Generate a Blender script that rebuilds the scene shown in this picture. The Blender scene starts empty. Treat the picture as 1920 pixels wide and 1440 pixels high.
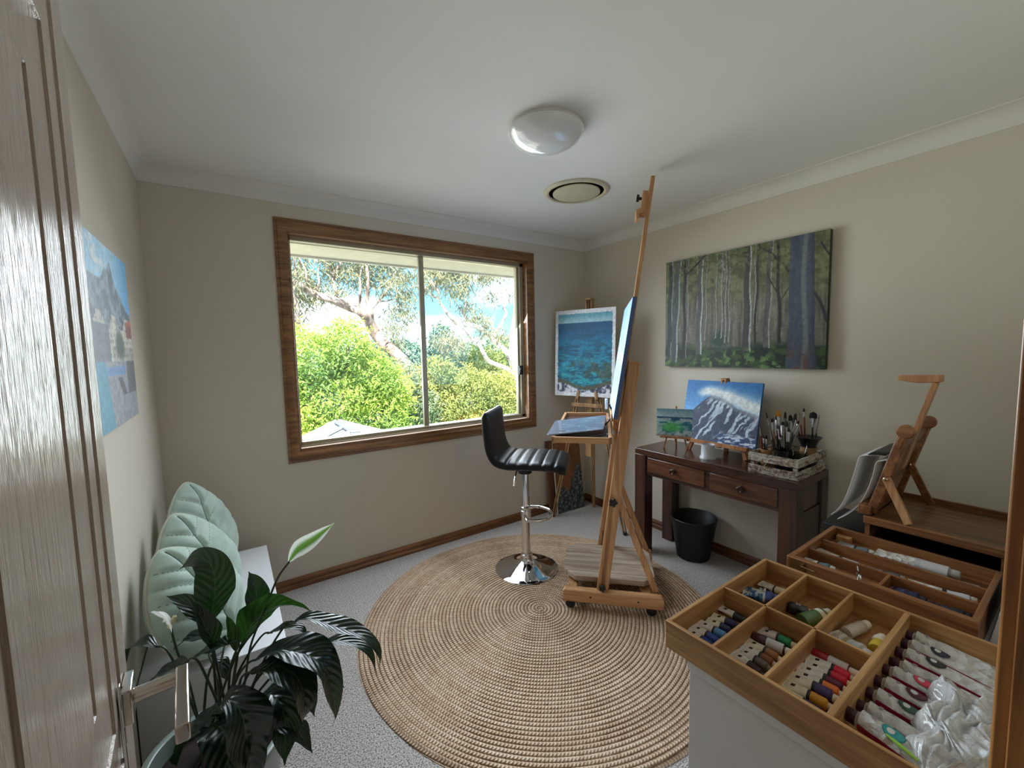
import bpy, bmesh, math, random
import numpy as np
from mathutils import Vector, Matrix, Quaternion
random.seed(7); rng = np.random.default_rng(5)
SC = bpy.context.scene
COL = SC.collection
PI = math.pi
def rad(d): return d*PI/180

# ------------------------------------------------------------------ camera
YAW, PITCH, ROLL = 0.6001, 0.0813, -0.0209
EYE = Vector((0, 0, 1.4423))
_f = Vector((math.sin(YAW)*math.cos(PITCH), math.cos(YAW)*math.cos(PITCH), -math.sin(PITCH)))
_r = Vector((math.cos(YAW), -math.sin(YAW), 0)); _u = _r.cross(_f)
_R = _r*math.cos(ROLL)+_u*math.sin(ROLL); _U = _u*math.cos(ROLL)-_r*math.sin(ROLL)
cam = bpy.data.cameras.new('camera'); cam.sensor_width = 36; cam.lens = 777.39*36/1920
cam.clip_start = 0.02; cam.clip_end = 300
cob = bpy.data.objects.new('camera', cam); COL.objects.link(cob)
M3 = Matrix((_R, _U, -_f)).transposed()
cob.matrix_world = Matrix.Translation(EYE) @ M3.to_4x4()
SC.camera = cob

# ------------------------------------------------------------------ sky, sun, exposure
SKY_GAIN = 2.2
w = bpy.data.worlds.new('sky'); SC.world = w; w.use_nodes = True
nt = w.node_tree; nt.nodes.clear()
def wn(t, **k):
    n = nt.nodes.new(t)
    for a, b in k.items(): setattr(n, a, b)
    return n
tc = wn('ShaderNodeTexCoord'); sp = wn('ShaderNodeSeparateXYZ'); nt.links.new(tc.outputs['Generated'], sp.inputs[0])
rp = wn('ShaderNodeValToRGB'); nt.links.new(sp.outputs['Z'], rp.inputs[0])
e = rp.color_ramp.elements
e[0].position = 0.0; e[0].color = (.40, .80, .95, 1)
e[1].position = 0.55; e[1].color = (.10, .34, .78, 1)
m1 = e.new(0.18); m1.color = (.20, .58, .92, 1)
nz = wn('ShaderNodeTexNoise'); nz.inputs['Scale'].default_value = 2.6; nz.inputs['Detail'].default_value = 7; nz.inputs['Roughness'].default_value = .55
mp = wn('ShaderNodeMapping'); mp.inputs['Scale'].default_value = (1, 1, 2.2); mp.inputs['Location'].default_value = (.35, .1, .0)
nt.links.new(tc.outputs['Generated'], mp.inputs[0]); nt.links.new(mp.outputs[0], nz.inputs['Vector'])
cr = wn('ShaderNodeValToRGB'); cr.color_ramp.elements[0].position = .50; cr.color_ramp.elements[1].position = .66
nt.links.new(nz.outputs['Fac'], cr.inputs[0])
mx = wn('ShaderNodeMix', data_type='RGBA'); nt.links.new(cr.outputs[0], mx.inputs[0]); nt.links.new(rp.outputs[0], mx.inputs[6]); mx.inputs[7].default_value = (1.25, 1.25, 1.22, 1)
bg = wn('ShaderNodeBackground'); bg.inputs['Strength'].default_value = SKY_GAIN; nt.links.new(mx.outputs[2], bg.inputs[0])
wo = wn('ShaderNodeOutputWorld'); nt.links.new(bg.outputs[0], wo.inputs[0])
sun = bpy.data.lights.new('sun', 'SUN'); sun.energy = 24; sun.angle = rad(1.0); sun.color = (1, .96, .88)
so = bpy.data.objects.new('sun', sun); COL.objects.link(so)
so.rotation_euler = Vector((.34, .62, -.80)).to_track_quat('-Z', 'Y').to_euler()
# fill lamps added at the window to boost daylight: one tilts down, one up
for nm_, en_, tilt_, col_, spr_ in (('window_fill_down', 62, -38, (.80, .90, 1.0), 140), ('window_fill_up', 12, 14, (1.0, .99, .96), 180)):
    pl = bpy.data.lights.new(nm_, 'AREA'); pl.shape = 'RECTANGLE'; pl.size = 1.80; pl.size_y = 1.36; pl.energy = en_; pl.color = col_; pl.spread = rad(spr_)
    po = bpy.data.objects.new(nm_, pl); COL.objects.link(po); po.location = (1.2146, 2.99, 1.50); po.rotation_euler = (rad(-90-tilt_), 0, 0)
SC.view_settings.view_transform = 'Standard'; SC.view_settings.look = 'None'
SC.view_settings.gamma = 1; SC.view_settings.use_curve_mapping = False
SC.view_settings.exposure = 0.0
SC.cycles.use_denoising = True
SC.cycles.max_bounces = 10; SC.cycles.diffuse_bounces = 6; SC.cycles.transparent_max_bounces = 16
SC.cycles.sample_clamp_indirect = 6; SC.cycles.caustics_reflective = False; SC.cycles.caustics_refractive = False

# ------------------------------------------------------------------ material helpers
def lin(c):
    o = []
    for v in c[:3]:
        v = v/255.0
        o.append(v/12.92 if v <= .04045 else ((v+.055)/1.055)**2.4)
    return tuple(o)+(1.0,)
class NT:
    def __init__(s, name):
        s.m = bpy.data.materials.new(name); s.m.use_nodes = True; s.t = s.m.node_tree; s.t.nodes.clear()
        s.o = s.t.nodes.new('ShaderNodeOutputMaterial'); s._tc = None
    def put(s, node, key, v):
        sk = node.inputs[key]
        if isinstance(v, bpy.types.NodeSocket): s.t.links.new(v, sk)
        else: sk.default_value = v
    def n(s, t, ins={}, **k):
        nd = s.t.nodes.new(t)
        for a, b in k.items(): setattr(nd, a, b)
        for a, b in ins.items(): s.put(nd, a, b)
        return nd
    def obj(s):
        if not s._tc: s._tc = s.n('ShaderNodeTexCoord')
        return s._tc.outputs['Object']
    def map(s, v, scale=(1, 1, 1), loc=(0, 0, 0), rot=(0, 0, 0)):
        return s.n('ShaderNodeMapping', {'Vector': v, 'Scale': scale, 'Location': loc, 'Rotation': rot}).outputs[0]
    def ma(s, op, a, b=0.0, c=0.0):
        return s.n('ShaderNodeMath', {0: a, 1: b, 2: c}, operation=op).outputs[0]
    def xyz(s, v):
        o = s.n('ShaderNodeSeparateXYZ', {0: v}).outputs; return o[0], o[1], o[2]
    def noise(s, v, scale, detail=3, rough=.5, dist=0):
        return s.n('ShaderNodeTexNoise', {'Vector': v, 'Scale': scale, 'Detail': detail, 'Roughness': rough, 'Distortion': dist}).outputs['Fac']
    def voro(s, v, scale, out='Distance', **k):
        return s.n('ShaderNodeTexVoronoi', {'Vector': v, 'Scale': scale}, **k).outputs[out]
    def ramp(s, f, stops, interp='LINEAR'):
        r = s.n('ShaderNodeValToRGB', {0: f}); cr = r.color_ramp; cr.interpolation = interp
        while len(cr.elements) < len(stops): cr.elements.new(.5)
        for e, (p, c) in zip(cr.elements, stops): e.position = p; e.color = c if len(c) == 4 else lin(c)
        return r.outputs[0]
    def mix(s, f, a, b, blend='MIX'):
        nd = s.n('ShaderNodeMix', {0: f, 6: a, 7: b}, data_type='RGBA', blend_type=blend); return nd.outputs[2]
    def bump(s, h, st=.3, d=.002):
        return s.n('ShaderNodeBump', {'Height': h, 'Strength': st, 'Distance': d}).outputs[0]
    def fin(s, color, rough=.5, bump=None, **k):
        b = s.n('ShaderNodeBsdfPrincipled', {'Base Color': color, 'Roughness': rough})
        for a, v in k.items(): s.put(b, a.replace('_', ' '), v)
        if bump is not None: s.put(b, 'Normal', bump)
        s.t.links.new(b.outputs[0], s.o.inputs[0]); s.b = b; return s.m
_mc = {}
def plain(c, rough=.5, metal=0., name=None, var=.06, **k):
    """plain colour with a faint procedural mottling"""
    key = (tuple(c), rough, metal, tuple(sorted(k.items())))
    if key in _mc: return _mc[key]
    N = NT(name or 'paint_%d_%d_%d' % tuple(c[:3]))
    f = N.noise(N.obj(), 14, 3)
    l = lin(c)
    a = tuple(min(1, x*(1-var)) for x in l[:3])+(1,); b = tuple(min(1, x*(1+var)) for x in l[:3])+(1,)
    _mc[key] = N.fin(N.ramp(f, [(.3, a), (.7, b)]), rough, Metallic=metal, **k)
    return _mc[key]
def wood(name, c1, c2, axis='Z', scale=1., rough=.45, coat=0., dark=None, streak=22):
    N = NT(name)
    st = {'X': (.06, 1, 1), 'Y': (1, .06, 1), 'Z': (1, 1, .06)}[axis]
    v = N.map(N.obj(), tuple(x*scale for x in st))
    g = N.noise(v, streak, 5, .6, .8); f2 = N.noise(v, streak*5, 2, .5)
    fac = N.ma('ADD', N.ma('MULTIPLY', g, .75), N.ma('MULTIPLY', f2, .25))
    st_ = [(.32, dark or c1), (.46, c1), (.62, c2)]
    c = N.ramp(fac, st_)
    return N.fin(c, rough, N.bump(fac, .12, .001), Coat_Weight=coat, Coat_Roughness=.12)
def vcol(name, rough=.55, coat=0.):
    N = NT(name)
    a = N.n('ShaderNodeAttribute', attribute_name='paint')
    h = N.noise(N.obj(), 160, 3)
    return N.fin(a.outputs['Color'], rough, N.bump(h, .25, .0008), Coat_Weight=coat, Coat_Roughness=.3)

# ------------------------------------------------------------------ mesh helpers
class MB:
    def __init__(s): s.v = []; s.f = []; s.mi = []; s.cur = 0
    def add(s, vs, fs, M=None):
        b = len(s.v)
        s.v += [tuple(M @ Vector(p)) for p in vs] if M is not None else [tuple(p) for p in vs]
        s.f += [tuple(i+b for i in f) for f in fs]; s.mi += [s.cur]*len(fs); return s
    def box(s, x0, x1, y0, y1, z0, z1, M=None):
        return s.add([(x0, y0, z0), (x1, y0, z0), (x1, y1, z0), (x0, y1, z0), (x0, y0, z1), (x1, y0, z1), (x1, y1, z1), (x0, y1, z1)],
                     [(3, 2, 1, 0), (4, 5, 6, 7), (0, 1, 5, 4), (1, 2, 6, 5), (2, 3, 7, 6), (3, 0, 4, 7)], M)
    def beam(s, a, b, w, h, up=(0, 0, 1)):
        """bar from a to b; w across, h along up"""
        a, b = Vector(a), Vector(b); d = (b-a); L = d.length; d.normalize(); up = Vector(up)
        x = d.cross(up).normalized(); u = x.cross(d).normalized()
        M = Matrix((x, d, u)).transposed().to_4x4(); M.translation = a
        return s.box(-w/2, w/2, 0, L, -h/2, h/2, M)
    def prism(s, poly, z0, z1, M=None):
        n = len(poly)
        a = sum(poly[i][0]*poly[(i+1) % n][1]-poly[(i+1) % n][0]*poly[i][1] for i in range(n))
        if a < 0: poly = poly[::-1]
        vs = [(x, y, z0) for x, y in poly]+[(x, y, z1) for x, y in poly]
        fs = [tuple(range(n))[::-1], tuple(range(n, 2*n))]+[(i, (i+1) % n, (i+1) % n+n, i+n) for i in range(n)]
        return s.add(vs, fs, M)
    def tube(s, pts, r, n=10, cap=True, flat=1.0):
        P = [Vector(p) for p in pts]; m = len(P)
        R = r if isinstance(r, (list, tuple)) else [r]*m
        vs = []; fs = []; prev = None
        for i in range(m):
            t = (P[min(i+1, m-1)]-P[max(i-1, 0)]).normalized()
            if prev is None:
                u = Vector((0, 0, 1)) if abs(t.z) < .9 else Vector((1, 0, 0))
                u = (u-t*u.dot(t)).normalized()
            else:
                u = (prev-t*prev.dot(t)).normalized()
            prev = u; v = t.cross(u)
            for k in range(n):
                a = 2*PI*k/n; vs.append(P[i]+(u*math.cos(a)*flat+v*math.sin(a))*R[i])
        for i in range(m-1):
            for k in range(n): fs.append((i*n+k, i*n+(k+1) % n, (i+1)*n+(k+1) % n, (i+1)*n+k))
        if cap: fs.append(tuple(range(n))[::-1]); fs.append(tuple(range((m-1)*n, m*n)))
        return s.add(vs, fs)
    def lathe(s, prof, n=32, M=None, cap=True):
        vs = []; fs = []; m = len(prof)
        for r, z in prof:
            for k in range(n): a = 2*PI*k/n; vs.append((max(r, 1e-5)*math.cos(a), max(r, 1e-5)*math.sin(a), z))
        for i in range(m-1):
            for k in range(n): fs.append((i*n+k, i*n+(k+1) % n, (i+1)*n+(k+1) % n, (i+1)*n+k))
        if cap:
            if prof[0][0] > 1e-4: fs.append(tuple(range(n))[::-1])
            if prof[-1][0] > 1e-4: fs.append(tuple(range((m-1)*n, m*n)))
        return s.add(vs, fs, M)
    def grid(s, fn, nu, nv, M=None, closeu=False):
        vs = []; fs = []
        for j in range(nv+1):
            for i in range(nu if closeu else nu+1): vs.append(fn(i/nu, j/nv))
        W = nu if closeu else nu+1
        for j in range(nv):
            for i in range(nu):
                k = (i+1) % nu if closeu else i+1
                fs.append((j*W+i, j*W+k, (j+1)*W+k, (j+1)*W+i))
        return s.add(vs, fs, M)
    def sphere(s, c, r, nu=20, nv=12, M=None):
        r = (r, r, r) if not isinstance(r, tuple) else r
        prof = [(math.sin(PI*j/nv), -math.cos(PI*j/nv)) for j in range(nv+1)]
        T = Matrix.Translation(Vector(c)) @ Matrix.Diagonal((r[0], r[1], r[2], 1))
        return s.lathe(prof, nu, (M @ T) if M is not None else T, cap=False)
    def build(s, name, mat, parent=None, bevel=0., seg=2, ang=40, loc=None, subsurf=0, flip=False):
        me = bpy.data.meshes.new(name); me.from_pydata(s.v, [], s.f)
        for m in (mat if isinstance(mat, (list, tuple)) else [mat]): me.materials.append(m)
        me.polygons.foreach_set('material_index', s.mi)
        if flip: me.flip_normals()
        me.polygons.foreach_set('use_smooth', [True]*len(me.polygons))
        me.update()
        if not subsurf: me.set_sharp_from_angle(angle=rad(ang))
        o = bpy.data.objects.new(name, me); COL.objects.link(o)
        if loc is not None: o.location = loc
        if parent is not None: o.parent = parent
        if bevel:
            b = o.modifiers.new('bevel', 'BEVEL'); b.width = bevel; b.segments = seg; b.limit_method = 'ANGLE'; b.angle_limit = rad(35)
        if subsurf:
            b = o.modifiers.new('subsurf', 'SUBSURF'); b.levels = subsurf; b.render_levels = subsurf
        return o
def tag(o, label, cat, group=None):
    o['label'] = label; o['category'] = cat
    if group: o['group'] = group
    return o
def thing(name, label, cat, loc=(0, 0, 0), rz=0., group=None, M=None):
    o = bpy.data.objects.new(name, None); COL.objects.link(o); o.empty_display_size = .05
    if M is not None: o.matrix_world = M
    else: o.location = loc; o.rotation_euler = (0, 0, rz)
    return tag(o, label, cat, group)
def structure(o, label=None):
    o['kind'] = 'structure'
    if label: o['label'] = label
    return o
def frame(x, y, o):
    """4x4 from x axis, y axis, origin"""
    x = Vector(x).normalized(); y = Vector(y); y = (y-x*y.dot(x)).normalized(); z = x.cross(y)
    M = Matrix((x, y, z)).transposed().to_4x4(); M.translation = Vector(o); return M
def cat_rom(P, n=6):
    P = [Vector(p) for p in P]; out = []
    Q = [P[0]*2-P[1]]+P+[P[-1]*2-P[-2]]
    for i in range(1, len(Q)-2):
        for k in range(n):
            t = k/n; a, b, c, d = Q[i-1], Q[i], Q[i+1], Q[i+2]
            out.append(.5*((2*b)+(c-a)*t+(2*a-5*b+4*c-d)*t*t+(3*b-a-3*c+d)*t**3))
    out.append(P[-1]); return out

# value noise for the painted pictures
def vnoise(x, y, seed=0, octv=4, gain=.5):
    r = np.random.default_rng(seed); T = r.random((64, 64)); out = 0; amp = 1; tot = 0
    for k in range(octv):
        xi = np.floor(x).astype(int); yi = np.floor(y).astype(int); fx = x-xi; fy = y-yi
        fx = fx*fx*(3-2*fx); fy = fy*fy*(3-2*fy)
        g = lambda a, b: T[a % 64, b % 64]
        v = (g(xi, yi)*(1-fx)+g(xi+1, yi)*fx)*(1-fy)+(g(xi, yi+1)*(1-fx)+g(xi+1, yi+1)*fx)*fy
        out = out+v*amp; tot += amp; amp *= gain; x = x*2+17.3; y = y*2+9.1
    return out/tot
def sm(a, b, x):
    t = np.clip((x-a)/(b-a), 0, 1); return t*t*(3-2*t)
def C3(*c): return np.array(c, float)
def lerp(a, b, t):
    t = np.asarray(t)[..., None]; return a*(1-t)+b*t
def painted(name, parent, w, h, painter, nu, nv, mat, y=0.0):
    """picture surface in the local x-z plane (x right, z up) facing -y"""
    mb = MB(); mb.grid(lambda u, v: ((u-.5)*w, y, v*h), nu, nv)
    o = mb.build(name, mat, parent)
    u, v = np.meshgrid(np.linspace(0, 1, nu+1), np.linspace(0, 1, nv+1))
    pu, pv = u*w/.012, v*h/.012; rgb = np.clip(painter(u, v)*(.86+.28*vnoise(pu, pv, 91, 3))[..., None], 0, 255)/255.0
    rgb = np.where(rgb <= .04045, rgb/12.92, ((rgb+.055)/1.055)**2.4).reshape(-1, 3)
    a = o.data.color_attributes.new('paint', 'FLOAT_COLOR', 'POINT')
    a.data.foreach_set('color', np.c_[rgb, np.ones(len(rgb))].astype(np.float32).ravel())
    return o

# ------------------------------------------------------------------ shared materials
def m_wall(name, c):
    N = NT(name); f = N.noise(N.obj(), 260, 2); g = N.noise(N.obj(), 1.3, 2)
    l = lin(c); b = tuple(x*.95 for x in l[:3])+(1,)
    return N.fin(N.ramp(g, [(.3, b), (.7, l)]), .85, N.bump(f, .12, .0006), Specular_IOR_Level=.25)
W_WALL = m_wall('cream_wall_paint', (214, 205, 189))
W_CEIL = m_wall('white_ceiling_paint', (230, 230, 226))
W_COVE = m_wall('white_cornice_paint', (226, 224, 216))
M_TRIM = wood('stained_timber_trim', (112, 68, 34), (150, 98, 54), 'X', 1.2, .38, .25, (78, 45, 23))
M_TRIMY = wood('stained_timber_trim_along_y', (92, 55, 28), (132, 84, 46), 'Y', 1.2, .38, .25, (62, 35, 18))
M_TRIMZ = wood('stained_timber_trim_upright', (92, 55, 28), (132, 84, 46), 'Z', 1.2, .38, .25, (62, 35, 18))
M_ALU = plain((170, 160, 136), .45, .25, 'champagne_aluminium')
M_CHROME = plain((225, 225, 228), .06, 1., 'chrome', var=.01)
M_BLACK = plain((14, 14, 15), .45, 0, 'black_plastic')
M_BEECH = wood('beech_easel', (184, 134, 90), (212, 166, 120), 'Z', 1.3, .42, .15, (158, 108, 70))
M_BEECHX = wood('beech_easel_along', (184, 134, 90), (212, 166, 120), 'X', 1.3, .42, .15, (158, 108, 70))
M_BRASS = plain((200, 180, 140), .25, 1., 'brass_wire')
# ------------------------------------------------------------------ room
XL, XR, YW, H, YF = -.317, 2.750, 2.806, 2.40, .045
OX0, OX1, OZ0, OZ1 = .334, 2.095, .850, 2.175          # window opening
DX0, DX1, DZ = -.100, .720, 2.06                        # doorway in the door wall
def m_carpet():
    N = NT('speckled_carpet'); v = N.obj()
    a = N.noise(v, 170, 2, .6); b = N.noise(v, 420, 2); g = N.noise(v, 3, 2)
    f = N.ma('ADD', N.ma('MULTIPLY', a, .65), N.ma('MULTIPLY', b, .35))
    c = N.ramp(f, [(.38, (72, 66, 64)), (.46, (178, 170, 166)), (.56, (236, 230, 224))])
    c = N.mix(N.ma('MULTIPLY', g, .22), c, lin((158, 148, 138)))
    return N.fin(c, .95, N.bump(f, 1., .012), Specular_IOR_Level=.1, Sheen_Weight=.15)
structure(MB().box(XL-.1, XR+.1, -1.9, YW+.1, -.1, 0).build('floor', m_carpet()))
structure(MB().box(XL-.1, XR+.1, -1.9, YW+.1, H, H+.12).build('ceiling', W_CEIL))
structure(MB().box(XL-.1, XL, -1.9, YW+.1, -.1, H).build('wall_left', W_WALL))
structure(MB().box(XR, XR+.1, -1.9, YW+.1, -.1, H).build('wall_right', W_WALL))
m = MB()
m.box(XL-.1, OX0, YW, YW+.14, -.1, H); m.box(OX1, XR+.1, YW, YW+.14, -.1, H)
m.box(OX0, OX1, YW, YW+.14, -.1, OZ0); m.box(OX0, OX1, YW, YW+.14, OZ1, H)
structure(m.build('wall_window', W_WALL))
m = MB()
m.box(XL, DX0-.02, -.065, YF, 0, H); m.box(DX1+.02, XR, -.065, YF, 0, H); m.box(DX0-.02, DX1+.02, -.065, YF, DZ+.02, H)
structure(m.build('wall_door', W_WALL))
structure(MB().box(XL-.1, XR+.1, -2.0, -1.9, -.1, H).build('wall_hall', W_WALL))
# cornices
cov = [(0, 0), (.0, .078), (.083, .078)]
N_ = 8
prof = [(0, .078), (0, 0), (.006, -.0)]
for i in range(N_+1):
    a = PI/2*i/N_; prof.append((.006+.071*(1-math.cos(a)), .007+.065*math.sin(a)))
prof += [(.083, .073), (.083, .078)]
def run(name, prof, p0, p1, inward, mat):
    """extrude a (out, up) profile from p0 to p1 at the wall"""
    p0, p1, i = Vector(p0), Vector(p1), Vector(inward)
    m = MB(); n = len(prof)
    vs = [p0+i*a+Vector((0, 0, b)) for a, b in prof]+[p1+i*a+Vector((0, 0, b)) for a, b in prof]
    m.add(vs, [(k, (k+1) % n, (k+1) % n+n, k+n) for k in range(n)]+[tuple(range(n))[::-1], tuple(range(n, 2*n))])
    o = m.build(name, mat, ang=50); bm = bmesh.new(); bm.from_mesh(o.data); bmesh.ops.recalc_face_normals(bm, faces=bm.faces); bm.to_mesh(o.data); bm.free()
    return structure(o)
zc = 2.322
run('trim_1', prof, (XL, YW, zc), (XR, YW, zc), (0, -1, 0), W_COVE)
run('trim_2', prof, (XL, YF, zc), (XL, YW, zc), (1, 0, 0), W_COVE)
run('trim_3', prof, (XR, YF, zc), (XR, YW, zc), (-1, 0, 0), W_COVE)
run('trim_4', prof, (XL, YF, zc), (XR, YF, zc), (0, 1, 0), W_COVE)
bp = [(0, 0), (.016, 0), (.016, .030), (.012, .034), (.016, .040), (.016, .052), (.010, .060), (.008, .066), (0, .066)]
run('baseboard_window', bp, (XL, YW, 0), (XR, YW, 0), (0, -1, 0), M_TRIM)
run('baseboard_left', bp, (XL, YF, 0), (XL, YW, 0), (1, 0, 0), M_TRIMY)
run('baseboard_right', bp, (XR, YF, 0), (XR, YW, 0), (-1, 0, 0), M_TRIMY)
run('baseboard_door', bp, (DX1+.08, YF, 0), (XR, YF, 0), (0, 1, 0), M_TRIM)

# window ----------------------------------------------------------
win = structure(bpy.data.objects.new('window_1', None), 'two pane sliding window in a stained timber frame'); COL.objects.link(win)
def ring(x0, x1, z0, z1, wdt, prof):
    """mitred picture-frame moulding: prof = [(across 0..1, out)] on the wall plane facing -y at YW"""
    m = MB(); n = len(prof)
    for k in range(4):
        c = [(x0, z0), (x1, z0), (x1, z1), (x0, z1)]; a = c[k]; b = c[(k+1) % 4]
        ins = [(1, 1), (-1, 1), (-1, -1), (1, -1)]
        vs = []
        for (px, pz), (ix, iz) in ((a, ins[k]), (b, ins[(k+1) % 4])):
            for t, o in prof: vs.append((px+ix*wdt*t, YW-o, pz+iz*wdt*t))
        m.add(vs, [(i, (i+1) % n, (i+1) % n+n, i+n) for i in range(n)])
    return m
def fixn(o):
    bm = bmesh.new(); bm.from_mesh(o.data); bmesh.ops.remove_doubles(bm, verts=bm.verts, dist=1e-5); bmesh.ops.recalc_face_normals(bm, faces=bm.faces); bm.to_mesh(o.data); bm.free(); return o
M_WIN = wood('window_timber', (120, 78, 40), (156, 108, 62), 'X', 1.4, .35, .3, (82, 48, 24))
M_WINZ = wood('window_timber_upright', (104, 62, 30), (146, 96, 54), 'Z', 1.4, .35, .3, (66, 36, 18))
ar = ring(.269, 2.160, .7845, 2.240, .066, [(0, 0), (0, .010), (.12, .013), (.2, .010), (.28, .016), (.75, .018), (.85, .014), (1, .012), (1, 0)])
fixn(ar.build('architrave', M_WIN, win))
m = MB(); t = .018; yb = YW+.075
m.box(OX0-.001, OX1+.001, YW-.010, yb, OZ0-.001, OZ0+t); m.box(OX0, OX1, YW-.010, yb, OZ1-t, OZ1+.001)
m.box(OX0-.001, OX0+t*.4, YW-.010, yb, OZ0, OZ1); m.box(OX1-t*.6, OX1+.001, YW-.010, yb, OZ0, OZ1)
m.build('reveal_lining', M_WIN, win, bevel=.002)
m = MB(); x0, x1, z0, z1 = OX0+.002, OX1-.008, OZ0+.012, OZ1-.010; y0, y1 = YW+.050, YW+.135
fw = .034
m.box(x0, x0+.02, y0, y1, z0, z1); m.box(x1-fw, x1, y0, y1, z0, z1); m.box(x0, x1, y0, y1, z0, z0+fw); m.box(x0, x1, y0, y1, z1-fw, z1)
m.box(x0, x1, y0-.012, y0+.01, z0, z0+.012)
m.build('outer_frame', M_ALU, win, bevel=.002)
def m_glass():
    N = NT('window_glass'); g = N.n('ShaderNodeBsdfGlossy', {'Color': (1, 1, 1, 1), 'Roughness': .0}); t = N.n('ShaderNodeBsdfTransparent', {'Color': (.96, .975, .965, 1)})
    fr = N.n('ShaderNodeFresnel', {'IOR': 1.45}); sm_ = N.noise(N.obj(), 2.0, 2)
    f = N.ma('MULTIPLY', fr.outputs[0], N.ma('ADD', .6, N.ma('MULTIPLY', sm_, .4)))
    mx = N.n('ShaderNodeMixShader', {0: f, 1: t.outputs[0], 2: g.outputs[0]}); N.t.links.new(mx.outputs[0], N.o.inputs[0]); return N.m
M_GLASS = m_glass()
def sash(xa, xb, za, zb, yc, wl, wr, label):
    m = MB(); d = .012; wt = .014
    m.box(xa, xa+wl, yc-d, yc+d, za, zb); m.box(xb-wr, xb, yc-d, yc+d, za, zb)
    m.box(xa, xb, yc-d, yc+d, za, za+wt); m.box(xa, xb, yc-d, yc+d, zb-wt, zb)
    s = m.build('sash', M_ALU, win, bevel=.0015)
    MB().box(xa+wl-.002, xb-wr+.002, yc-.002, yc+.002, za+wt-.002, zb-wt+.002).build('pane', M_GLASS, s)
zA, zB = z0+fw-.012, z1-fw+.012
sash(x0+.012, 1.222, zA, zB, YW+.118, .012, .030, 'left')
sash(1.180, x1-fw+.012, zA, zB, YW+.088, .036, .026, 'right')
m = MB(); m.box(2.03, 2.066, YW+.040, YW+.074, 1.235, 1.31); m.tube([(2.045, YW+.04, 1.25), (2.03, YW+.03, 1.272), (2.045, YW+.04, 1.295)], .008, 8)
m.build('latch', M_BLACK, win, bevel=.004)
# eave outside
structure(MB().box(-3, 5, YW+.14, YW+.70, 2.187, 2.21).build('eave_soffit', plain((204, 198, 180), .8, 0, 'eave_sheet')))
structure(MB().box(-3, 5, YW+.70, YW+.725, 2.17, 2.42).build('eave_fascia', plain((205, 200, 192), .7, 0, 'fascia_paint')))

# doorway: lining, stop and architrave ------------------------------
M_JAMB = wood('golden_timber_jamb', (150, 96, 44), (186, 128, 66), 'Z', 1.2, .35, .3, (112, 68, 30))
m = MB()
for s_, xx in ((1, DX1), (-1, DX0)):
    a, b = sorted((xx, xx+s_*.019)); m.box(a, b, -.07, YF+.003, 0, DZ)
    a, b = sorted((xx-s_*.011, xx)); m.box(a, b, -.03, .008, 0, DZ)
m.box(DX0, DX1, -.07, YF, DZ, DZ+.019)
structure(m.build('trim_5', M_JAMB, bevel=.0015))
m = MB()
for yy, s_ in ((YF, 1), (-.065, -1)):
    a, b = sorted((yy, yy+s_*.016))
    m.box(DX1+.005, DX1+.07, a, b, 0, DZ+.07); m.box(DX0-.07, DX0-.005, a, b, 0, DZ+.07); m.box(DX0-.07, DX1+.07, a, b, DZ+.005, DZ+.07)
structure(m.build('trim_6', M_JAMB, bevel=.003))

# door leaf, opened towards the left wall ---------------------------
def m_door():
    N = NT('glossy_beige_door_paint'); v = N.map(N.obj(), (1, 1, .045))
    s1 = N.noise(v, 120, 3, .6); s2 = N.noise(v, 420, 2); g = N.noise(N.map(N.obj(), (1, 1, .2)), 9, 3)
    f = N.ma('ADD', N.ma('MULTIPLY', s1, .7), N.ma('MULTIPLY', s2, .3))
    c = N.ramp(g, [(.3, (168, 152, 138)), (.7, (182, 166, 152))])
    return N.fin(c, .17, N.bump(f, 1., .0034), Specular_IOR_Level=.38)
door = structure(bpy.data.objects.new('door_1', None), 'glossy beige panelled door standing open on the left'); COL.objects.link(door)
dd = Vector((-.0715, .9974, 0)).normalized(); dn = Vector((dd.y, -dd.x, 0))
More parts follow.
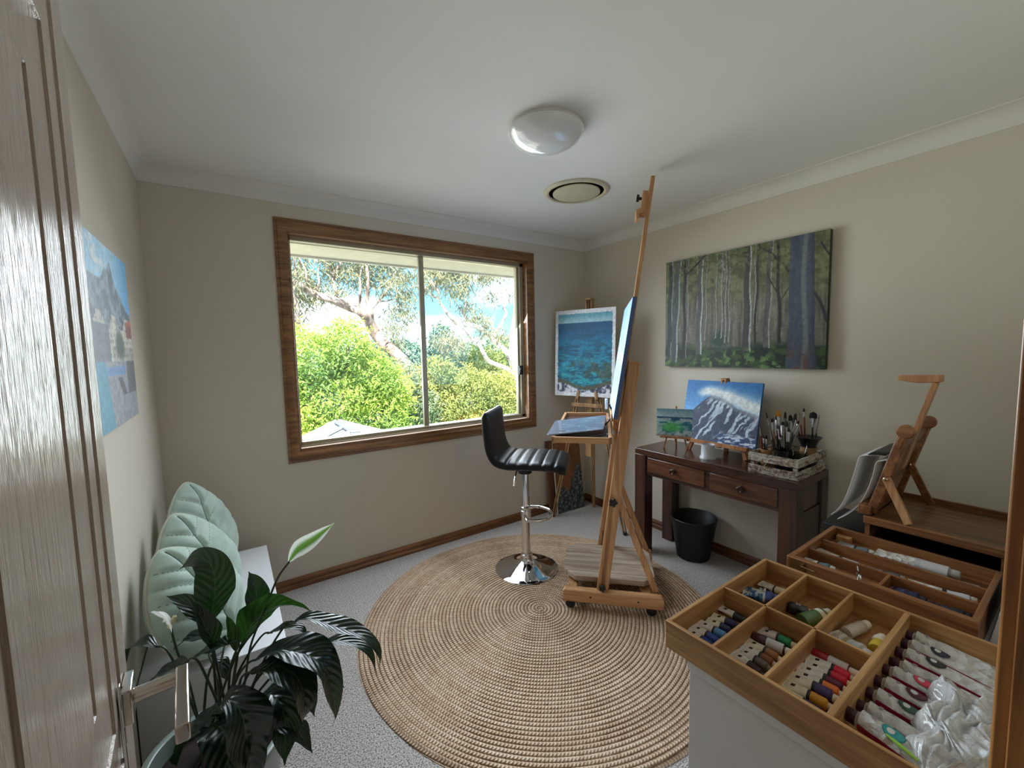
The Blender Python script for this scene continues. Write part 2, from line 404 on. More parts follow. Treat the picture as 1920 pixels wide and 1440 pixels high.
# local: x along the leaf from hinge, y out towards the camera side, z up
MD = Matrix((dd, dn, (0, 0, 1))).transposed().to_4x4(); MD.translation = Vector((-.102, .037, 0)); door.matrix_world = MD
DWd, DT = .82, .036
stl = .078
xs = [0, stl, stl+.012, stl+.02, DWd-.150-.012, DWd-.150]
QS = (0, .002, .004, .070, .072, .168, .171, .178, .181)
def leafgrid():
    """front face as stepped levels across x: stile, sunk moulding, raised field"""
    def prof_x(x, p0, p1):
        d = min(x-p0, p1-x)
        if d <= 0: return 0.
        if d < .002: return -.0030*d/.002
        if d < .004: return -.0030
        if d < .070: return -.0030+.0026*(d-.004)/.066
        if d < .072: return -.0004-.0030*(d-.07)/.002
        if d < .168: return -.0034+.0030*(d-.072)/.096
        if d < .171: return -.0004-.0046*(d-.168)/.003
        if d < .178: return -.005
        if d < .181: return -.005+.005*(d-.178)/.003
        return 0.
    px = sorted({0., DWd} | {p for (a, b) in ((.03, .36), (.40, .754)) for q in QS for p in (a+q, b-q)})
    pz = sorted({0.008, 2.04} | {p for (a, b) in ((.22, .76), (.88, 1.90)) for q in QS for p in (a+q, b-q)})
    def hgt(x, z):
        for a, b in ((.03, .36), (.40, .754)):
            for c, d in ((.22, .76), (.88, 1.90)):
                if a < x < b and c < z < d: 
                    dx = min(x-a, b-x); dz = min(z-c, d-z); dm = min(dx, dz)
                    return prof_x(dm, 0, 10)
        return 0.
    m = MB(); nx, nz = len(px), len(pz)
    vs = [(x, hgt(x, z), z) for z in pz for x in px]
    m.add(vs, [(j*nx+i, j*nx+i+1, (j+1)*nx+i+1, (j+1)*nx+i) for j in range(nz-1) for i in range(nx-1)])
    vb = [(0, -DT, .008), (DWd, -DT, .008), (DWd, -DT, 2.04), (0, -DT, 2.04), (0, 0, .008), (DWd, 0, .008), (DWd, 0, 2.04), (0, 0, 2.04)]
    m.add(vb, [(0, 3, 2, 1), (0, 1, 5, 4), (1, 2, 6, 5), (2, 3, 7, 6), (3, 0, 4, 7)])
    return m
o = leafgrid().build('door_leaf', m_door(), door, ang=25); fixn(o)
hz = .945; hx = DWd-.060
M_SATIN = plain((205, 198, 190), .16, 1., 'satin_nickel', var=.02)
hd = MB().box(hx-.026, hx+.026, 0, .012, hz-.026, hz+.026).build('handle_rose', M_SATIN, door, bevel=.002)
MB().box(hx-.040, hx-.030, -.001, .0025, hz-.24, hz+.045).build('highlight_strip', M_CHROME, door, bevel=.001)  # chrome strip added to stand in for the window's highlight line on the leaf
lv = MB().tube([(hx, .010, hz), (hx, .072, hz)], .0105, 20)
lv.box(hx-.128, hx+.0115, .060, .076, hz-.0125, hz+.0125)
lv.build('handle_lever', M_SATIN, door, bevel=.0025, seg=3)
# ------------------------------------------------------------------ outside the window
def m_leaf(name, stops, trans=.35, rough=.5):
    N = NT(name); a = N.n('ShaderNodeAttribute', attribute_name='tint').outputs['Fac']
    c = N.ramp(a, stops)
    d = N.n('ShaderNodeBsdfPrincipled', {'Base Color': c, 'Roughness': rough, 'Specular IOR Level': .35})
    t = N.n('ShaderNodeBsdfTranslucent', {'Color': c})
    mx = N.n('ShaderNodeMixShader', {0: trans, 1: d.outputs[0], 2: t.outputs[0]}); N.t.links.new(mx.outputs[0], N.o.inputs[0]); return N.m
def leaves(name, parent, mat, pts, tint, length, width, droop=0., seed=1):
    """one foliage mesh: a folded four-point leaf at each point"""
    r = np.random.default_rng(seed); n = len(pts)
    d = r.normal(size=(n, 3)); d[:, 2] = d[:, 2]*(1-.6*droop)-1.6*droop; d /= np.linalg.norm(d, axis=1)[:, None]
    q = r.normal(size=(n, 3)); s = np.cross(d, q); s /= np.linalg.norm(s, axis=1)[:, None]; nn = np.cross(s, d)
    L = (length*(.65+.7*r.random(n)))[:, None]; W = (width*(.7+.6*r.random(n)))[:, None]
    b = pts; tip = pts+d*L; mid = pts+d*L*.45+nn*W*.25
    V = np.stack([b, mid+s*W*.5, tip, mid-s*W*.5], 1).reshape(-1, 3)
    F = np.arange(4*n).reshape(n, 4)
    me = bpy.data.meshes.new(name); me.from_pydata(V.tolist(), [], F.tolist()); me.materials.append(mat)
    at = me.attributes.new('tint', 'FLOAT', 'POINT'); at.data.foreach_set('value', np.repeat(np.clip(tint, 0, 1), 4).astype(np.float32))
    o = bpy.data.objects.new(name, me); COL.objects.link(o); o.parent = parent; return o
def blob_pts(blobs, n, seed, shell=.45):
    """points in the outer shell of ellipsoids (x,y,z,rx,ry,rz)"""
    r = np.random.default_rng(seed); B = np.array(blobs, float); vol = (B[:, 3]*B[:, 5]); k = r.choice(len(B), n, p=vol/vol.sum())
    d = r.normal(size=(n, 3)); d /= np.linalg.norm(d, axis=1)[:, None]
    rr = 1-shell*r.random(n)**1.3
    bump = 1+.22*np.sin(d[:, 0]*9+k)*np.sin(d[:, 2]*11+k*2)
    return B[k, :3]+d*(rr*bump)[:, None]*B[k, 3:], d, k
def m_bark(name, a, b, c):
    N = NT(name); f = N.noise(N.map(N.obj(), (1, 1, .5)), 6, 5, .65, .6)
    return N.fin(N.ramp(f, [(.35, a), (.5, b), (.62, c)]), .8, N.bump(f, .5, .03))
def limb(m, pts, r0, r1, dy=0., n=8):
    P = cat_rom(pts, 4); k = len(P)
    P = [p+Vector((0, .10*math.sin(i*.55), 0)) for i, p in enumerate(P)]
    m.tube(P, [r0+(r1-r0)*i/(k-1) for i in range(k)], n)
def fl(pts, y): return [(x, y, z) for x, z in pts]

structure(MB().box(-60, 90, 2.95, 120, -3.2, -3.0).build('ground_outside', plain((186, 180, 164), .95, 0, 'dry_ground', var=.15)))

# left gum: leaning pinkish trunk
B1 = m_bark('pink_grey_bark', (96, 78, 72), (150, 128, 120), (190, 172, 164))
B2 = m_bark('white_gum_bark', (120, 112, 106), (214, 206, 198), (236, 230, 224))
GUM = m_leaf('gum_leaf', [(0, (104, 112, 92)), (.45, (140, 146, 118)), (.8, (172, 168, 132)), (1, (190, 152, 116))], .3)
g1 = thing('gum_tree', 'leaning gum tree with pinkish trunk crossing the left pane', 'tree', (4.4, 9, -3.0))
def rel(o, P): return [tuple(Vector(p)-o.location) for p in P]
m = MB()
limb(m, rel(g1, fl([(4.4, -3.0), (4.9, -1.7), (4.69, -.61), (4.02, .25), (3.53, .81), (3.19, 1.27), (2.77, 1.72), (2.53, 2.12), (2.36, 2.30), (2.24, 2.38), (1.99, 2.46), (1.73, 2.54), (1.53, 2.63), (1.31, 2.72), (1.1, 2.84), (.71, 3.03), (.2, 3.3)], 9)), .17, .035, n=12)
m.build('trunk', B1, g1)
for pts, ra, rb in (([(1.99, 2.46), (1.93, 2.55), (1.88, 2.69), (1.87, 2.84), (1.9, 3.05), (1.97, 3.21), (2.09, 3.42), (2.3, 3.8)], .045, .02),
        ([(1.89, 3.0), (1.83, 3.18), (1.76, 3.4), (1.7, 3.8)], .03, .015), ([(2.77, 1.72), (2.62, 2.07), (2.56, 2.28), (2.56, 2.41), (2.53, 2.6), (2.52, 2.96), (2.55, 3.32), (2.6, 3.9)], .055, .025),
        ([(2.57, 2.36), (2.75, 2.54), (2.89, 2.74), (3.06, 3.01), (3.24, 3.3), (3.4, 3.7)], .035, .016), ([(1.53, 2.63), (1.46, 2.71), (1.36, 2.88), (1.36, 3.11), (1.2, 3.5)], .03, .012),
        ([(1.5, 2.64), (1.56, 2.69), (1.58, 2.85), (1.59, 3.04), (1.7, 3.4)], .026, .012), ([(2.24, 2.38), (2.37, 2.51), (2.35, 2.7), (2.39, 2.92), (2.46, 3.26)], .035, .015),
        ([(1.31, 2.72), (1.22, 2.95), (1.15, 3.3)], .025, .012), ([(1.15, 1.4), (1.18, 2.2), (1.15, 2.75)], .06, .04), ([(2.75, 2.54), (3.1, 2.62), (3.5, 2.9)], .018, .008)):
    mm = MB(); limb(mm, rel(g1, fl(pts, 9)), ra, rb); mm.build('branch', B1, g1)
r = np.random.default_rng(3)
def clumps(cs, n, rad_, seed):
    r = np.random.default_rng(seed); P = []
    for c in cs:
        k = int(n*(.7+.6*r.random())); q = r.normal(size=(k, 3))*rad_*np.array([1, 1.2, .75]); P.append(np.array(c)+q)
    return np.concatenate(P)
cs = [(x, 8.7+1.2*r.random(), z) for x, z in zip(r.uniform(.7, 3.7, 70), r.uniform(2.5, 4.2, 70)) if not (2.0 < x < 3.1 and z < 2.75)]
cs += [(3.1, 9, 2.35), (3.35, 9.2, 2.1), (2.95, 8.9, 2.0), (3.0, 9.1, 1.75), (3.25, 9, 2.55), (3.45, 9.1, 2.75), (.95, 9, 2.45), (.8, 9, 2.3), (1.15, 9.3, 2.3), (3.5, 9.3, 2.4), (3.2, 9.3, 1.65)]
P = clumps(cs, 130, .14, 4); P = P-np.array(g1.location)
leaves('foliage', g1, GUM, P, r.random(len(P))*.8+.1, .15, .022, .75, 5)['kind'] = 'stuff'

# right gum: white trunk
g2 = thing('gum_tree', 'white barked gum tree at the right edge of the right pane', 'tree', (6.61, 9.5, -3.0))
m = MB(); limb(m, rel(g2, fl([(6.61, -3), (6.61, -1.79), (6.63, -.11), (6.62, 1.04), (6.61, 1.83), (6.64, 2.57), (6.69, 3.15), (6.77, 4.02), (6.8, 5.2)], 9.5)), .14, .07, n=12); m.build('trunk', B2, g2)
for pts, ra, rb in (([(6.60, .5), (6.52, .62), (6.35, .86), (6.03, 1.05), (5.72, 1.2), (5.5, 1.41), (5.49, 1.58), (5.24, 1.76), (4.94, 2.04), (4.83, 2.17)], .085, .025), ([(5.5, 1.56), (5.59, 1.8), (5.69, 1.94)], .04, .025),
        ([(6.62, .9), (6.55, 1.01), (6.29, 1.34), (6.04, 1.62), (5.8, 1.86), (5.35, 2.06), (4.95, 2.15), (4.79, 2.17), (4.59, 2.31), (4.51, 2.53), (4.36, 2.73), (4.25, 3.0), (4.04, 3.34), (3.9, 3.8)], .085, .022),
        ([(4.36, 2.73), (4.19, 2.85), (3.96, 2.96), (3.7, 3.0)], .035, .015), ([(5.91, 1.80), (6.16, 2.09), (6.25, 2.41), (6.27, 2.61), (6.6, 2.87)], .045, .03), ([(5.35, 2.06), (5.08, 2.39), (5.03, 2.63), (5.14, 3.1), (5.2, 3.5), (5.3, 4)], .04, .015),
        ([(5.06, 2.5), (5.36, 2.75), (5.55, 2.95), (5.7, 3.17), (5.95, 3.37)], .026, .012), ([(5.3, 2.1), (5.0, 2.45), (4.7, 2.75)], .022, .008), ([(4.83, 2.17), (4.7, 2.5), (4.6, 2.75)], .02, .008), ([(5.0, 2.75), (4.95, 3.1), (4.8, 3.4)], .02, .01), ([(5.9, 1.85), (5.95, 2.3), (5.93, 2.7)], .014, .006)):
    mm = MB(); limb(mm, rel(g2, fl(pts, 9.45)), ra, rb); mm.build('branch', B2, g2)
cs = [(x, 9+1.0*r.random(), z) for x, z in zip(r.uniform(4.0, 5.9, 46), r.uniform(2.85, 4.0, 46))]
cs += [(4.5, 9.4, 1.85), (4.7, 9.3, 1.75), (4.3, 9.3, 1.7), (4.9, 9.4, 1.6), (4.6, 9.5, 1.55), (5.3, 9.4, 2.45), (5.45, 9.3, 2.3), (5.2, 9.4, 2.25), (5.6, 9.4, 2.15), (5.1, 9.5, 2.6), (6.0, 9.3, 1.95), (6.15, 9.4, 1.8), (6.6, 9.5, 3.0), (5.6, 9.4, 1.95)]
P = clumps(cs, 110, .13, 6)-np.array(g2.location)
leaves('foliage', g2, GUM, P, r.random(len(P))*.85+.1, .15, .022, .75, 7)['kind'] = 'stuff'

def bush(name, label, base, blobs, n, mat, seed, length=.10, width=.034, tint=(.2, .8), patch=3.0):
    t = thing(name, label, 'tree' if 'tree' in name else 'bush', base)
    P, d, k = blob_pts(blobs, n, seed)
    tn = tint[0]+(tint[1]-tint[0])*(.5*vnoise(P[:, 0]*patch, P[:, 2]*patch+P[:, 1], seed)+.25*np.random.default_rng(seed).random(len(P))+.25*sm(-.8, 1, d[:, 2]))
    leaves('foliage', t, mat, P-np.array(base), tn, length, width, .15, seed)['kind'] = 'stuff'
    m = MB(); b = blobs[0]
    for q in range(3):
        a = blobs[q % len(blobs)]; limb(m, [(0, 0, 0), ((a[0]-base[0])*.4, (a[1]-base[1])*.4+.1, (a[2]-base[2])*.55), tuple(np.array(a[:3])-np.array(base))], .07, .025)
    m.build('stems', B1, t)
    return t
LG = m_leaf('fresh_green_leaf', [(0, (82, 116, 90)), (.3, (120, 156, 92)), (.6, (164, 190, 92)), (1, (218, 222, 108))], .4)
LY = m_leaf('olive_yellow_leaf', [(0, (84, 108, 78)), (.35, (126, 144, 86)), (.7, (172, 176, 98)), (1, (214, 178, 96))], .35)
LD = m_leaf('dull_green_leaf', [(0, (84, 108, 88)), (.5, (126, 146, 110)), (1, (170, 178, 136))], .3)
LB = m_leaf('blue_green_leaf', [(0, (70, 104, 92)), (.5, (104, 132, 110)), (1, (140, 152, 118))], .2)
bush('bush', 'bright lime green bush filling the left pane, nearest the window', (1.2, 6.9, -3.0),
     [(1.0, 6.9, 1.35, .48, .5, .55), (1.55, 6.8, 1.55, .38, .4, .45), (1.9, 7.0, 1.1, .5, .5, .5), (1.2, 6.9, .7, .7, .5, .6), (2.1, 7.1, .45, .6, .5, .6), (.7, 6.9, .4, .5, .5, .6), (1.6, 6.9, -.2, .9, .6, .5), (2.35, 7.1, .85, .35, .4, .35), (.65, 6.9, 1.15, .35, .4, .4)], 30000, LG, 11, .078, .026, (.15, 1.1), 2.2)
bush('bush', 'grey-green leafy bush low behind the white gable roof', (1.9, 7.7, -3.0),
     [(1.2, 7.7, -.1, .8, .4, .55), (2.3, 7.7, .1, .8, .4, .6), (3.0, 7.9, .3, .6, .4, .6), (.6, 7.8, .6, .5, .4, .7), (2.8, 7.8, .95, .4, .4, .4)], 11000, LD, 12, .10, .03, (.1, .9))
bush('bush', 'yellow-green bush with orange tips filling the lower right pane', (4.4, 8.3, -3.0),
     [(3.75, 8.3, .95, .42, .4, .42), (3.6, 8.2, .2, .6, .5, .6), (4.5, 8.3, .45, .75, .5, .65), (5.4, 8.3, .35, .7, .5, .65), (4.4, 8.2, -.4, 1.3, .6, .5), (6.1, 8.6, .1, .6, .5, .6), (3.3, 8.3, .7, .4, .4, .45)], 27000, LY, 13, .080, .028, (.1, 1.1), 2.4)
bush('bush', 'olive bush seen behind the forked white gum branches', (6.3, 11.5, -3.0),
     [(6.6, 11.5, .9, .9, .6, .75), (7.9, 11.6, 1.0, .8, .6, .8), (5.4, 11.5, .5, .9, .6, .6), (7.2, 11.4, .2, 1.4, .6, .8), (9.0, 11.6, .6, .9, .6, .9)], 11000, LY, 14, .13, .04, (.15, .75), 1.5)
# tree line on the far hillside
far = [('dark pine tree far off on the hillside, right pane', 8.1, 17.5, 1.7, .6, 1.05), ('rounded blue-green tree far off, left of the pine', 6.6, 18, 1.3, 1.1, .8), ('hazy grey-green tree far off beside the window mullion', 5.2, 18, 1.1, 1.0, .85),
       ('pale green tree far off, between the pine and the white trunk', 9.6, 18.5, 1.25, 1.1, .7), ('low hazy tree far off behind the white trunk', 12.4, 19, 1.4, 1.6, .8), ('dull tree far off behind the leaning gum', 3.0, 18, .9, 1.3, .9)]
for i, (lb, x, y, z, rx, rz) in enumerate(far):
    bl = [(x, y, z, rx, rx, rz), (x-.3*rx, y, z-rz, rx*1.2, rx, rz), (x+.4*rx, y, z-rz*1.4, rx*1.3, rx, rz)]
    bush('hillside_tree', lb, (x, y, -3.0), bl, 2600, LB, 30+i, .22, .09, (.0, .9), 1.0)['group'] = 'trees on the far hillside'
hill = MB(); hill.grid(lambda u, v: (-40+130*u, 24+50*v, -3+6.2*math.sin(min(1, v*1.6)*PI/2)+.7*math.sin(u*23)*v+.5*math.sin(u*51+1)*v), 80, 16)
structure(hill.build('hills_outside', plain((112, 134, 112), .95, 0, 'distant_bush', var=.3)))

# white gable roof below the window
M_ROOF = plain((112, 116, 124), .5, 0, 'pale_roof_sheet', var=.03)
rf = thing('gable_roof', 'white gable roof of the patio below the left pane', 'roof', (1.20, 5.9, -3))
a = MB(); ap = .50+3; ez = .18+3
for s_, xe in ((-1, -.78), (1, .86)):
    a.add([(0, -1.5, ap), (0, .1, ap), (xe, .1, ez), (xe, -1.5, ez), (0, -1.5, ap-.03), (0, .1, ap-.03), (xe, .1, ez-.03), (xe, -1.5, ez-.03)], [(0, 1, 2, 3), (7, 6, 5, 4), (0, 4, 5, 1), (1, 5, 6, 2), (2, 6, 7, 3), (3, 7, 4, 0)])
fixn(a.build('roof_sheet', M_ROOF, rf))
for s_, xe in ((-1, -.78), (1, .86)):
    b = MB(); b.beam((0, .12, ap+.0), (xe, .12, ez), .04, .10, (0, 0, 1)); b.beam((0, -.35, ap+.03), (xe, -.35, ez+.03), .05, .03); b.beam((0, -.75, ap+.03), (xe, -.75, ez+.03), .05, .03)
    b.build('barge_board', plain((150, 152, 158), .5, 0, 'barge_paint'), rf)
b = MB(); b.beam((0, -1.5, ap+.012), (0, .14, ap+.012), .10, .02); b.build('ridge_cap', M_ROOF, rf)
for x in (-.7, .78):
    b = MB(); b.box(x-.05, x+.05, -.05, .05, 0, ez); b.box(x-.05, x+.05, -1.45, -1.35, 0, ez); b.build('post', M_ROOF, rf)
# ------------------------------------------------------------------ ceiling fittings
M_OPAL = plain((226, 228, 228), .16, 0, 'opal_acrylic', var=.01, Coat_Weight=.6, Coat_Roughness=.05)
t = thing('ceiling_lamp', 'round white dome lamp mounted on the ceiling', 'lamp', (1.205, 1.462, H))
MB().lathe([(.150, -.022), (.158, -.02), (.158, 0)], 48).build('base_ring', plain((225, 224, 220), .4), t)
dm = MB(); dm.lathe([(0, -.088), (.03, -.0875), (.065, -.083), (.1, -.073), (.13, -.058), (.152, -.04), (.165, -.022), (.167, -.016), (.163, -.012), (.15, -.010)], 64); dm.build('shade', M_OPAL, t, ang=80)
t = thing('air_vent', 'round cream air conditioning vent set in the ceiling', 'vent', (1.822, 1.925, H))
M_VENT = plain((205, 196, 168), .45, 0, 'cream_vent')
MB().lathe([(.166, -.002), (.166, -.008), (.170, -.012), (.178, -.013), (.192, -.009), (.2, -.003), (.2, 0)], 64).build('flange', M_VENT, t, ang=60)
MB().lathe([(0, -.016), (.136, -.016), (.143, -.013), (.143, -.008), (0, -.008)], 48).build('disc', M_VENT, t, ang=50)
MB().lathe([(0, -.002), (.168, -.002), (.168, 0)], 48).build('throat', plain((38, 34, 28), .9), t)

# ------------------------------------------------------------------ braided rug
def m_jute():
    N = NT('braided_jute'); x, y, z = N.xyz(N.obj())
    r = N.ma('SQRT', N.ma('ADD', N.ma('MULTIPLY', x, x), N.ma('MULTIPLY', y, y))); th = N.ma('ARCTAN2', y, x)
    k = N.ma('ADD', N.ma('DIVIDE', r, .0195), N.ma('DIVIDE', th, 2*PI))
    fr = N.ma('FRACT', k); row = N.ma('FLOOR', k)
    rr = N.ma('MULTIPLY', row, .0195)
    arc = N.ma('MULTIPLY', N.ma('ADD', rr, .012), th)
    side = N.ma('ABSOLUTE', N.ma('SUBTRACT', fr, .5))
    ph = N.ma('ADD', N.ma('MULTIPLY', arc, 2*PI/.0135), N.ma('MULTIPLY', side, 5.2))
    ph = N.ma('ADD', ph, N.ma('MULTIPLY', row, 2.1))
    br = N.ma('ADD', .5, N.ma('MULTIPLY', N.ma('SINE', ph), .5))
    prof = N.ma('SUBTRACT', 1., N.ma('POWER', N.ma('MULTIPLY', side, 2.), 4.))
    fib = N.noise(N.obj(), 300, 2); pat = N.noise(N.obj(), 34, 3, .6); bigp = N.noise(N.obj(), 2.5, 2)
    h = N.ma('MULTIPLY', prof, N.ma('ADD', .45, N.ma('MULTIPLY', br, .55)))
    hh = N.ma('ADD', h, N.ma('MULTIPLY', fib, .25))
    cf = N.ma('ADD', N.ma('ADD', .08, N.ma('MULTIPLY', pat, .26)), N.ma('ADD', N.ma('MULTIPLY', h, .34), N.ma('MULTIPLY', fib, .2)))
    rowr = N.n('ShaderNodeTexWhiteNoise', {'W': row}, noise_dimensions='1D').outputs['Value']
    cf = N.ma('ADD', cf, N.ma('MULTIPLY', N.ma('SUBTRACT', rowr, .5), .09))
    c = N.ramp(cf, [(.30, (118, 88, 68)), (.44, (182, 150, 122)), (.56, (222, 194, 166)), (.74, (246, 228, 206))])
    c = N.mix(N.ma('MULTIPLY', bigp, .3), c, lin((192, 158, 122)))
    spk = N.noise(N.obj(), 60, 2, .4)
    c = N.mix(N.ramp(spk, [(.75, (0, 0, 0)), (.78, (255, 255, 255))]), c, lin((92, 62, 40)))
    return N.fin(c, .85, N.bump(hh, 1., .008), Specular_IOR_Level=.25)
rug = MB(); RR, PT = .95, .0195
rg = random.Random(2)
def rugpt(u, v):
    th = 2*PI*u; r = max(v*RR, 1e-4)
    k = r/PT+(th if th < PI else th-2*PI)/(2*PI); fr = k-math.floor(k); z = .0095+.0045*(1-(2*abs(fr-.5))**3)
    if v > .985: z = .0095*(1-(v-.985)/.015*.9)+.001
    wob = 1+.004*math.sin(3*th+.4)+.003*math.sin(7*th)
    return (r*wob*math.cos(th), r*wob*math.sin(th), z)
rug.grid(rugpt, 240, 294, closeu=True)
tag(rug.build('round_rug', m_jute(), loc=(1.346, 1.736, 0), ang=180), 'round braided natural jute rug lying on the carpet', 'rug')

# ------------------------------------------------------------------ bar stool
M_LEATH = NT('black_leatherette'); _n = M_LEATH.noise(M_LEATH.obj(), 320, 3); M_LEATH = M_LEATH.fin(M_LEATH.ramp(M_LEATH.noise(M_LEATH.obj(), 5), [(.3, (9, 10, 12)), (.7, (14, 15, 17))]), .44, M_LEATH.bump(_n, .12, .0006), Coat_Weight=.1, Coat_Roughness=.3, Specular_IOR_Level=.35)
EA = math.atan2(-.7244, .6894)
st = thing('bar_stool', 'black padded bar stool with a chrome pedestal, facing the tall easel', 'stool', (1.541, 2.124, .0125), EA)
path = cat_rom([(-.208, 0, 1.055), (-.205, 0, .99), (-.198, 0, .90), (-.185, 0, .815), (-.150, 0, .752), (-.085, 0, .730), (.02, 0, .730), (.12, 0, .731), (.20, 0, .728), (.250, 0, .712), (.272, 0, .690)], 10)
acc = [0]
for i in range(1, len(path)): acc.append(acc[-1]+(path[i]-path[i-1]).length)
def shell(i0, i1, grooves, name):
    n = i1-i0
    def fn(u, v):
        i = min(i0+int(round(v*n)), i1); p = path[i]
        tg = (path[min(i+1, len(path)-1)]-path[max(i-1, 0)]).normalized(); nm = Vector((-tg.z, 0, tg.x))
        if nm.z < 0 and i > len(path)*.5: nm = -nm
        a = 2*PI*u; ca, sa = math.cos(a), math.sin(a)
        e1, e2 = .28, .62
        yy = .2*math.copysign(abs(ca)**e1, ca); tt = .030*math.copysign(abs(sa)**e2, sa)
        endf = 1.
        s0, s1 = acc[i0], acc[i1]
        if i0 == 0: endf = min(1, ((acc[i]-s0)/.03+.02)) ** .5
        if i1 == len(path)-1: endf = min(endf, min(1, (s1-acc[i])/.03+.02) ** .5)
        tt *= endf; yy *= .93+.07*endf
        if sa > 0:
            tt += .006*(1-(yy/.2)**2)
            for g in grooves: tt -= .010*math.exp(-((p.x-g)/.007)**2)*min(1, sa*2) if abs(g) < 5 else 0
        return p+nm*tt+Vector((0, yy, 0))
    m = MB(); m.grid(fn, 44, n, closeu=True)
    k = len(m.v); m.f.append(tuple(range(44))); m.mi.append(0); m.f.append(tuple(range(k-44, k))); m.mi.append(0)
    return fixn(m.build(name, M_LEATH, st, ang=75))
kb = next(i for i, p in enumerate(path) if p.z < .76)
shell(0, kb+1, [], 'backrest'); shell(kb, len(path)-1, [-.080, -.008, .064, .136, .205], 'seat')
m = MB(); m.box(-.09, .11, -.10, .10, .694, .704); m.lathe([(.045, .64), (.05, .694)], 20); m.build('seat_plate', M_BLACK, st, bevel=.002)
MB().lathe([(.205, 0), (.206, .004), (.2, .008), (.17, .014), (.12, .026), (.08, .040), (.05, .056), (.034, .075), (.0315, .085)], 64).build('base', M_CHROME, st, ang=60)
MB().lathe([(.0285, .07), (.0285, .40), (.030, .402), (.030, .415), (.0255, .418), (.0255, .66)], 32).build('column', M_CHROME, st)
m = MB(); m.lathe([(.038, .075), (.040, .085), (.036, .1), (.030, .102)], 32); m.build('collar', M_CHROME, st)
ft = [(.0, .026, .372)]+[(.055+.115*math.cos(a), .118*math.sin(a), .372) for a in [rad(q) for q in range(118, -119, -14)]]+[(.0, -.026, .372)]
m = MB(); m.tube(cat_rom(ft, 4), .0105, 12); m.lathe([(.030, .350), (.033, .352), (.033, .392), (.030, .394)], 32); m.build('footrest', M_CHROME, st)
m = MB(); m.tube(cat_rom([(-.02, -.03, .685), (-.035, -.09, .675), (-.04, -.13, .64), (-.042, -.155, .60)], 5), .005, 8); m.build('height_lever', M_CHROME, st)

# ------------------------------------------------------------------ tall studio easel
ez = thing('studio_easel', 'tall rolling wooden studio easel standing on the rug', 'easel', (1.442, 1.656, .0125), EA)
zo = -.0125
def bar(m, a, b, w_, h_, up=(0, 0, 1)): a = (a[0], a[1], a[2]+zo); b = (b[0], b[1], b[2]+zo); return m.beam(a, b, w_, h_, up)
for vv in (.024, .537):
    m = MB(); poly = [(0, .066), (0, .118), (.008, .126), (.522, .126), (.530, .118), (.530, .066), (.52, .06), (.01, .06)]
    m.prism(poly, -.023, .023, Matrix(((1, 0, 0, 0), (0, 0, -1, vv), (0, 1, 0, zo), (0, 0, 0, 1))))
    o = m.build('base_rail', M_BEECHX, ez, bevel=.004)
    for uu in (.15, .40):
        q = MB(); q.lathe([(.005, 0), (.005, .0015)], 12, Matrix.Translation((uu, vv-.0235, .095+zo)) @ Matrix.Rotation(PI/2, 4, 'X')); q.build('screw_hole', M_BLACK, o)
for uu, vv in ((.040, .026), (.470, .026), (.040, .537), (.470, .537)):
    m = MB(); m.lathe([(.012, -.011), (.024, -.011), (.027, -.007), (.027, .007), (.024, .011), (.012, .011)], 24, Matrix.Translation((uu, vv, .0405+zo)) @ Matrix.Rotation(PI/2, 4, 'X'))
    m.lathe([(.012, .045), (.020, .058), (.020, .066)], 16, Matrix.Translation((uu, vv, zo))); m.box(uu-.012, uu+.012, vv-.019, vv+.019, .052+zo, .062+zo)
    m.build('caster', M_BLACK, ez)
m = MB(); m.box(.02, .075, .04, .52, .070+zo, .104+zo); m.build('cross_rail', M_BEECH, ez, bevel=.003)
m = MB(); m.box(.42, .475, .04, .52, .070+zo, .104+zo); m.build('cross_rail', M_BEECH, ez, bevel=.003)
def uz(z): return .211+(z-.10)*.131        # centre line of the tilted frame
for vv in (.042, .518):
    m = MB(); bar(m, (uz(.10), vv, .10), (uz(1.372), vv, 1.372), .026, .062, (1, 0, -.13)); m.build('upright', M_BEECH, ez, bevel=.006, seg=3)
    m = MB(); bar(m, (.300, vv+.022, .635), (.497, vv+.022, .125), .018, .034, (1, 0, .3)); m.build('brace', M_BEECH, ez, bevel=.004)
    m = MB(); bar(m, (.262, vv-.004, .60), (.215, vv-.004, .13), .018, .026, (1, 0, 0)); m.build('front_stay', M_BEECH, ez, bevel=.003)
for z_, h_ in ((.62, .05), (1.29, .045), (.955, .045)):
    m = MB(); m.box(uz(z_)-.015, uz(z_)+.012, .055, .505, z_-h_/2+zo, z_+h_/2+zo); m.build('cross_bar', M_BEECH, ez, bevel=.003)
m = MB(); bar(m, (uz(.36)-.03, .28, .36), (.492, .28, 2.372), .036, .022, (1, 0, -.13)); m.build('mast', M_BEECH, ez, bevel=.0025)
m = MB()
def um(z): return uz(.36)-.03+(z-.36)*(.492-uz(.36)+.03)/(2.012)
bar(m, (um(2.18)-.026, .28, 2.165), (um(2.30)-.026, .28, 2.295), .05, .034, (1, 0, -.13)); bar(m, (um(2.185)-.055, .28, 2.185), (um(2.185)-.020, .28, 2.19), .07, .028, (0, 0, 1)); m.box(um(2.16)-.062, um(2.16)-.045, .235, .325, 2.145+zo, 2.195+zo)
o = m.build('canvas_clamp', M_BEECH, ez, bevel=.002)
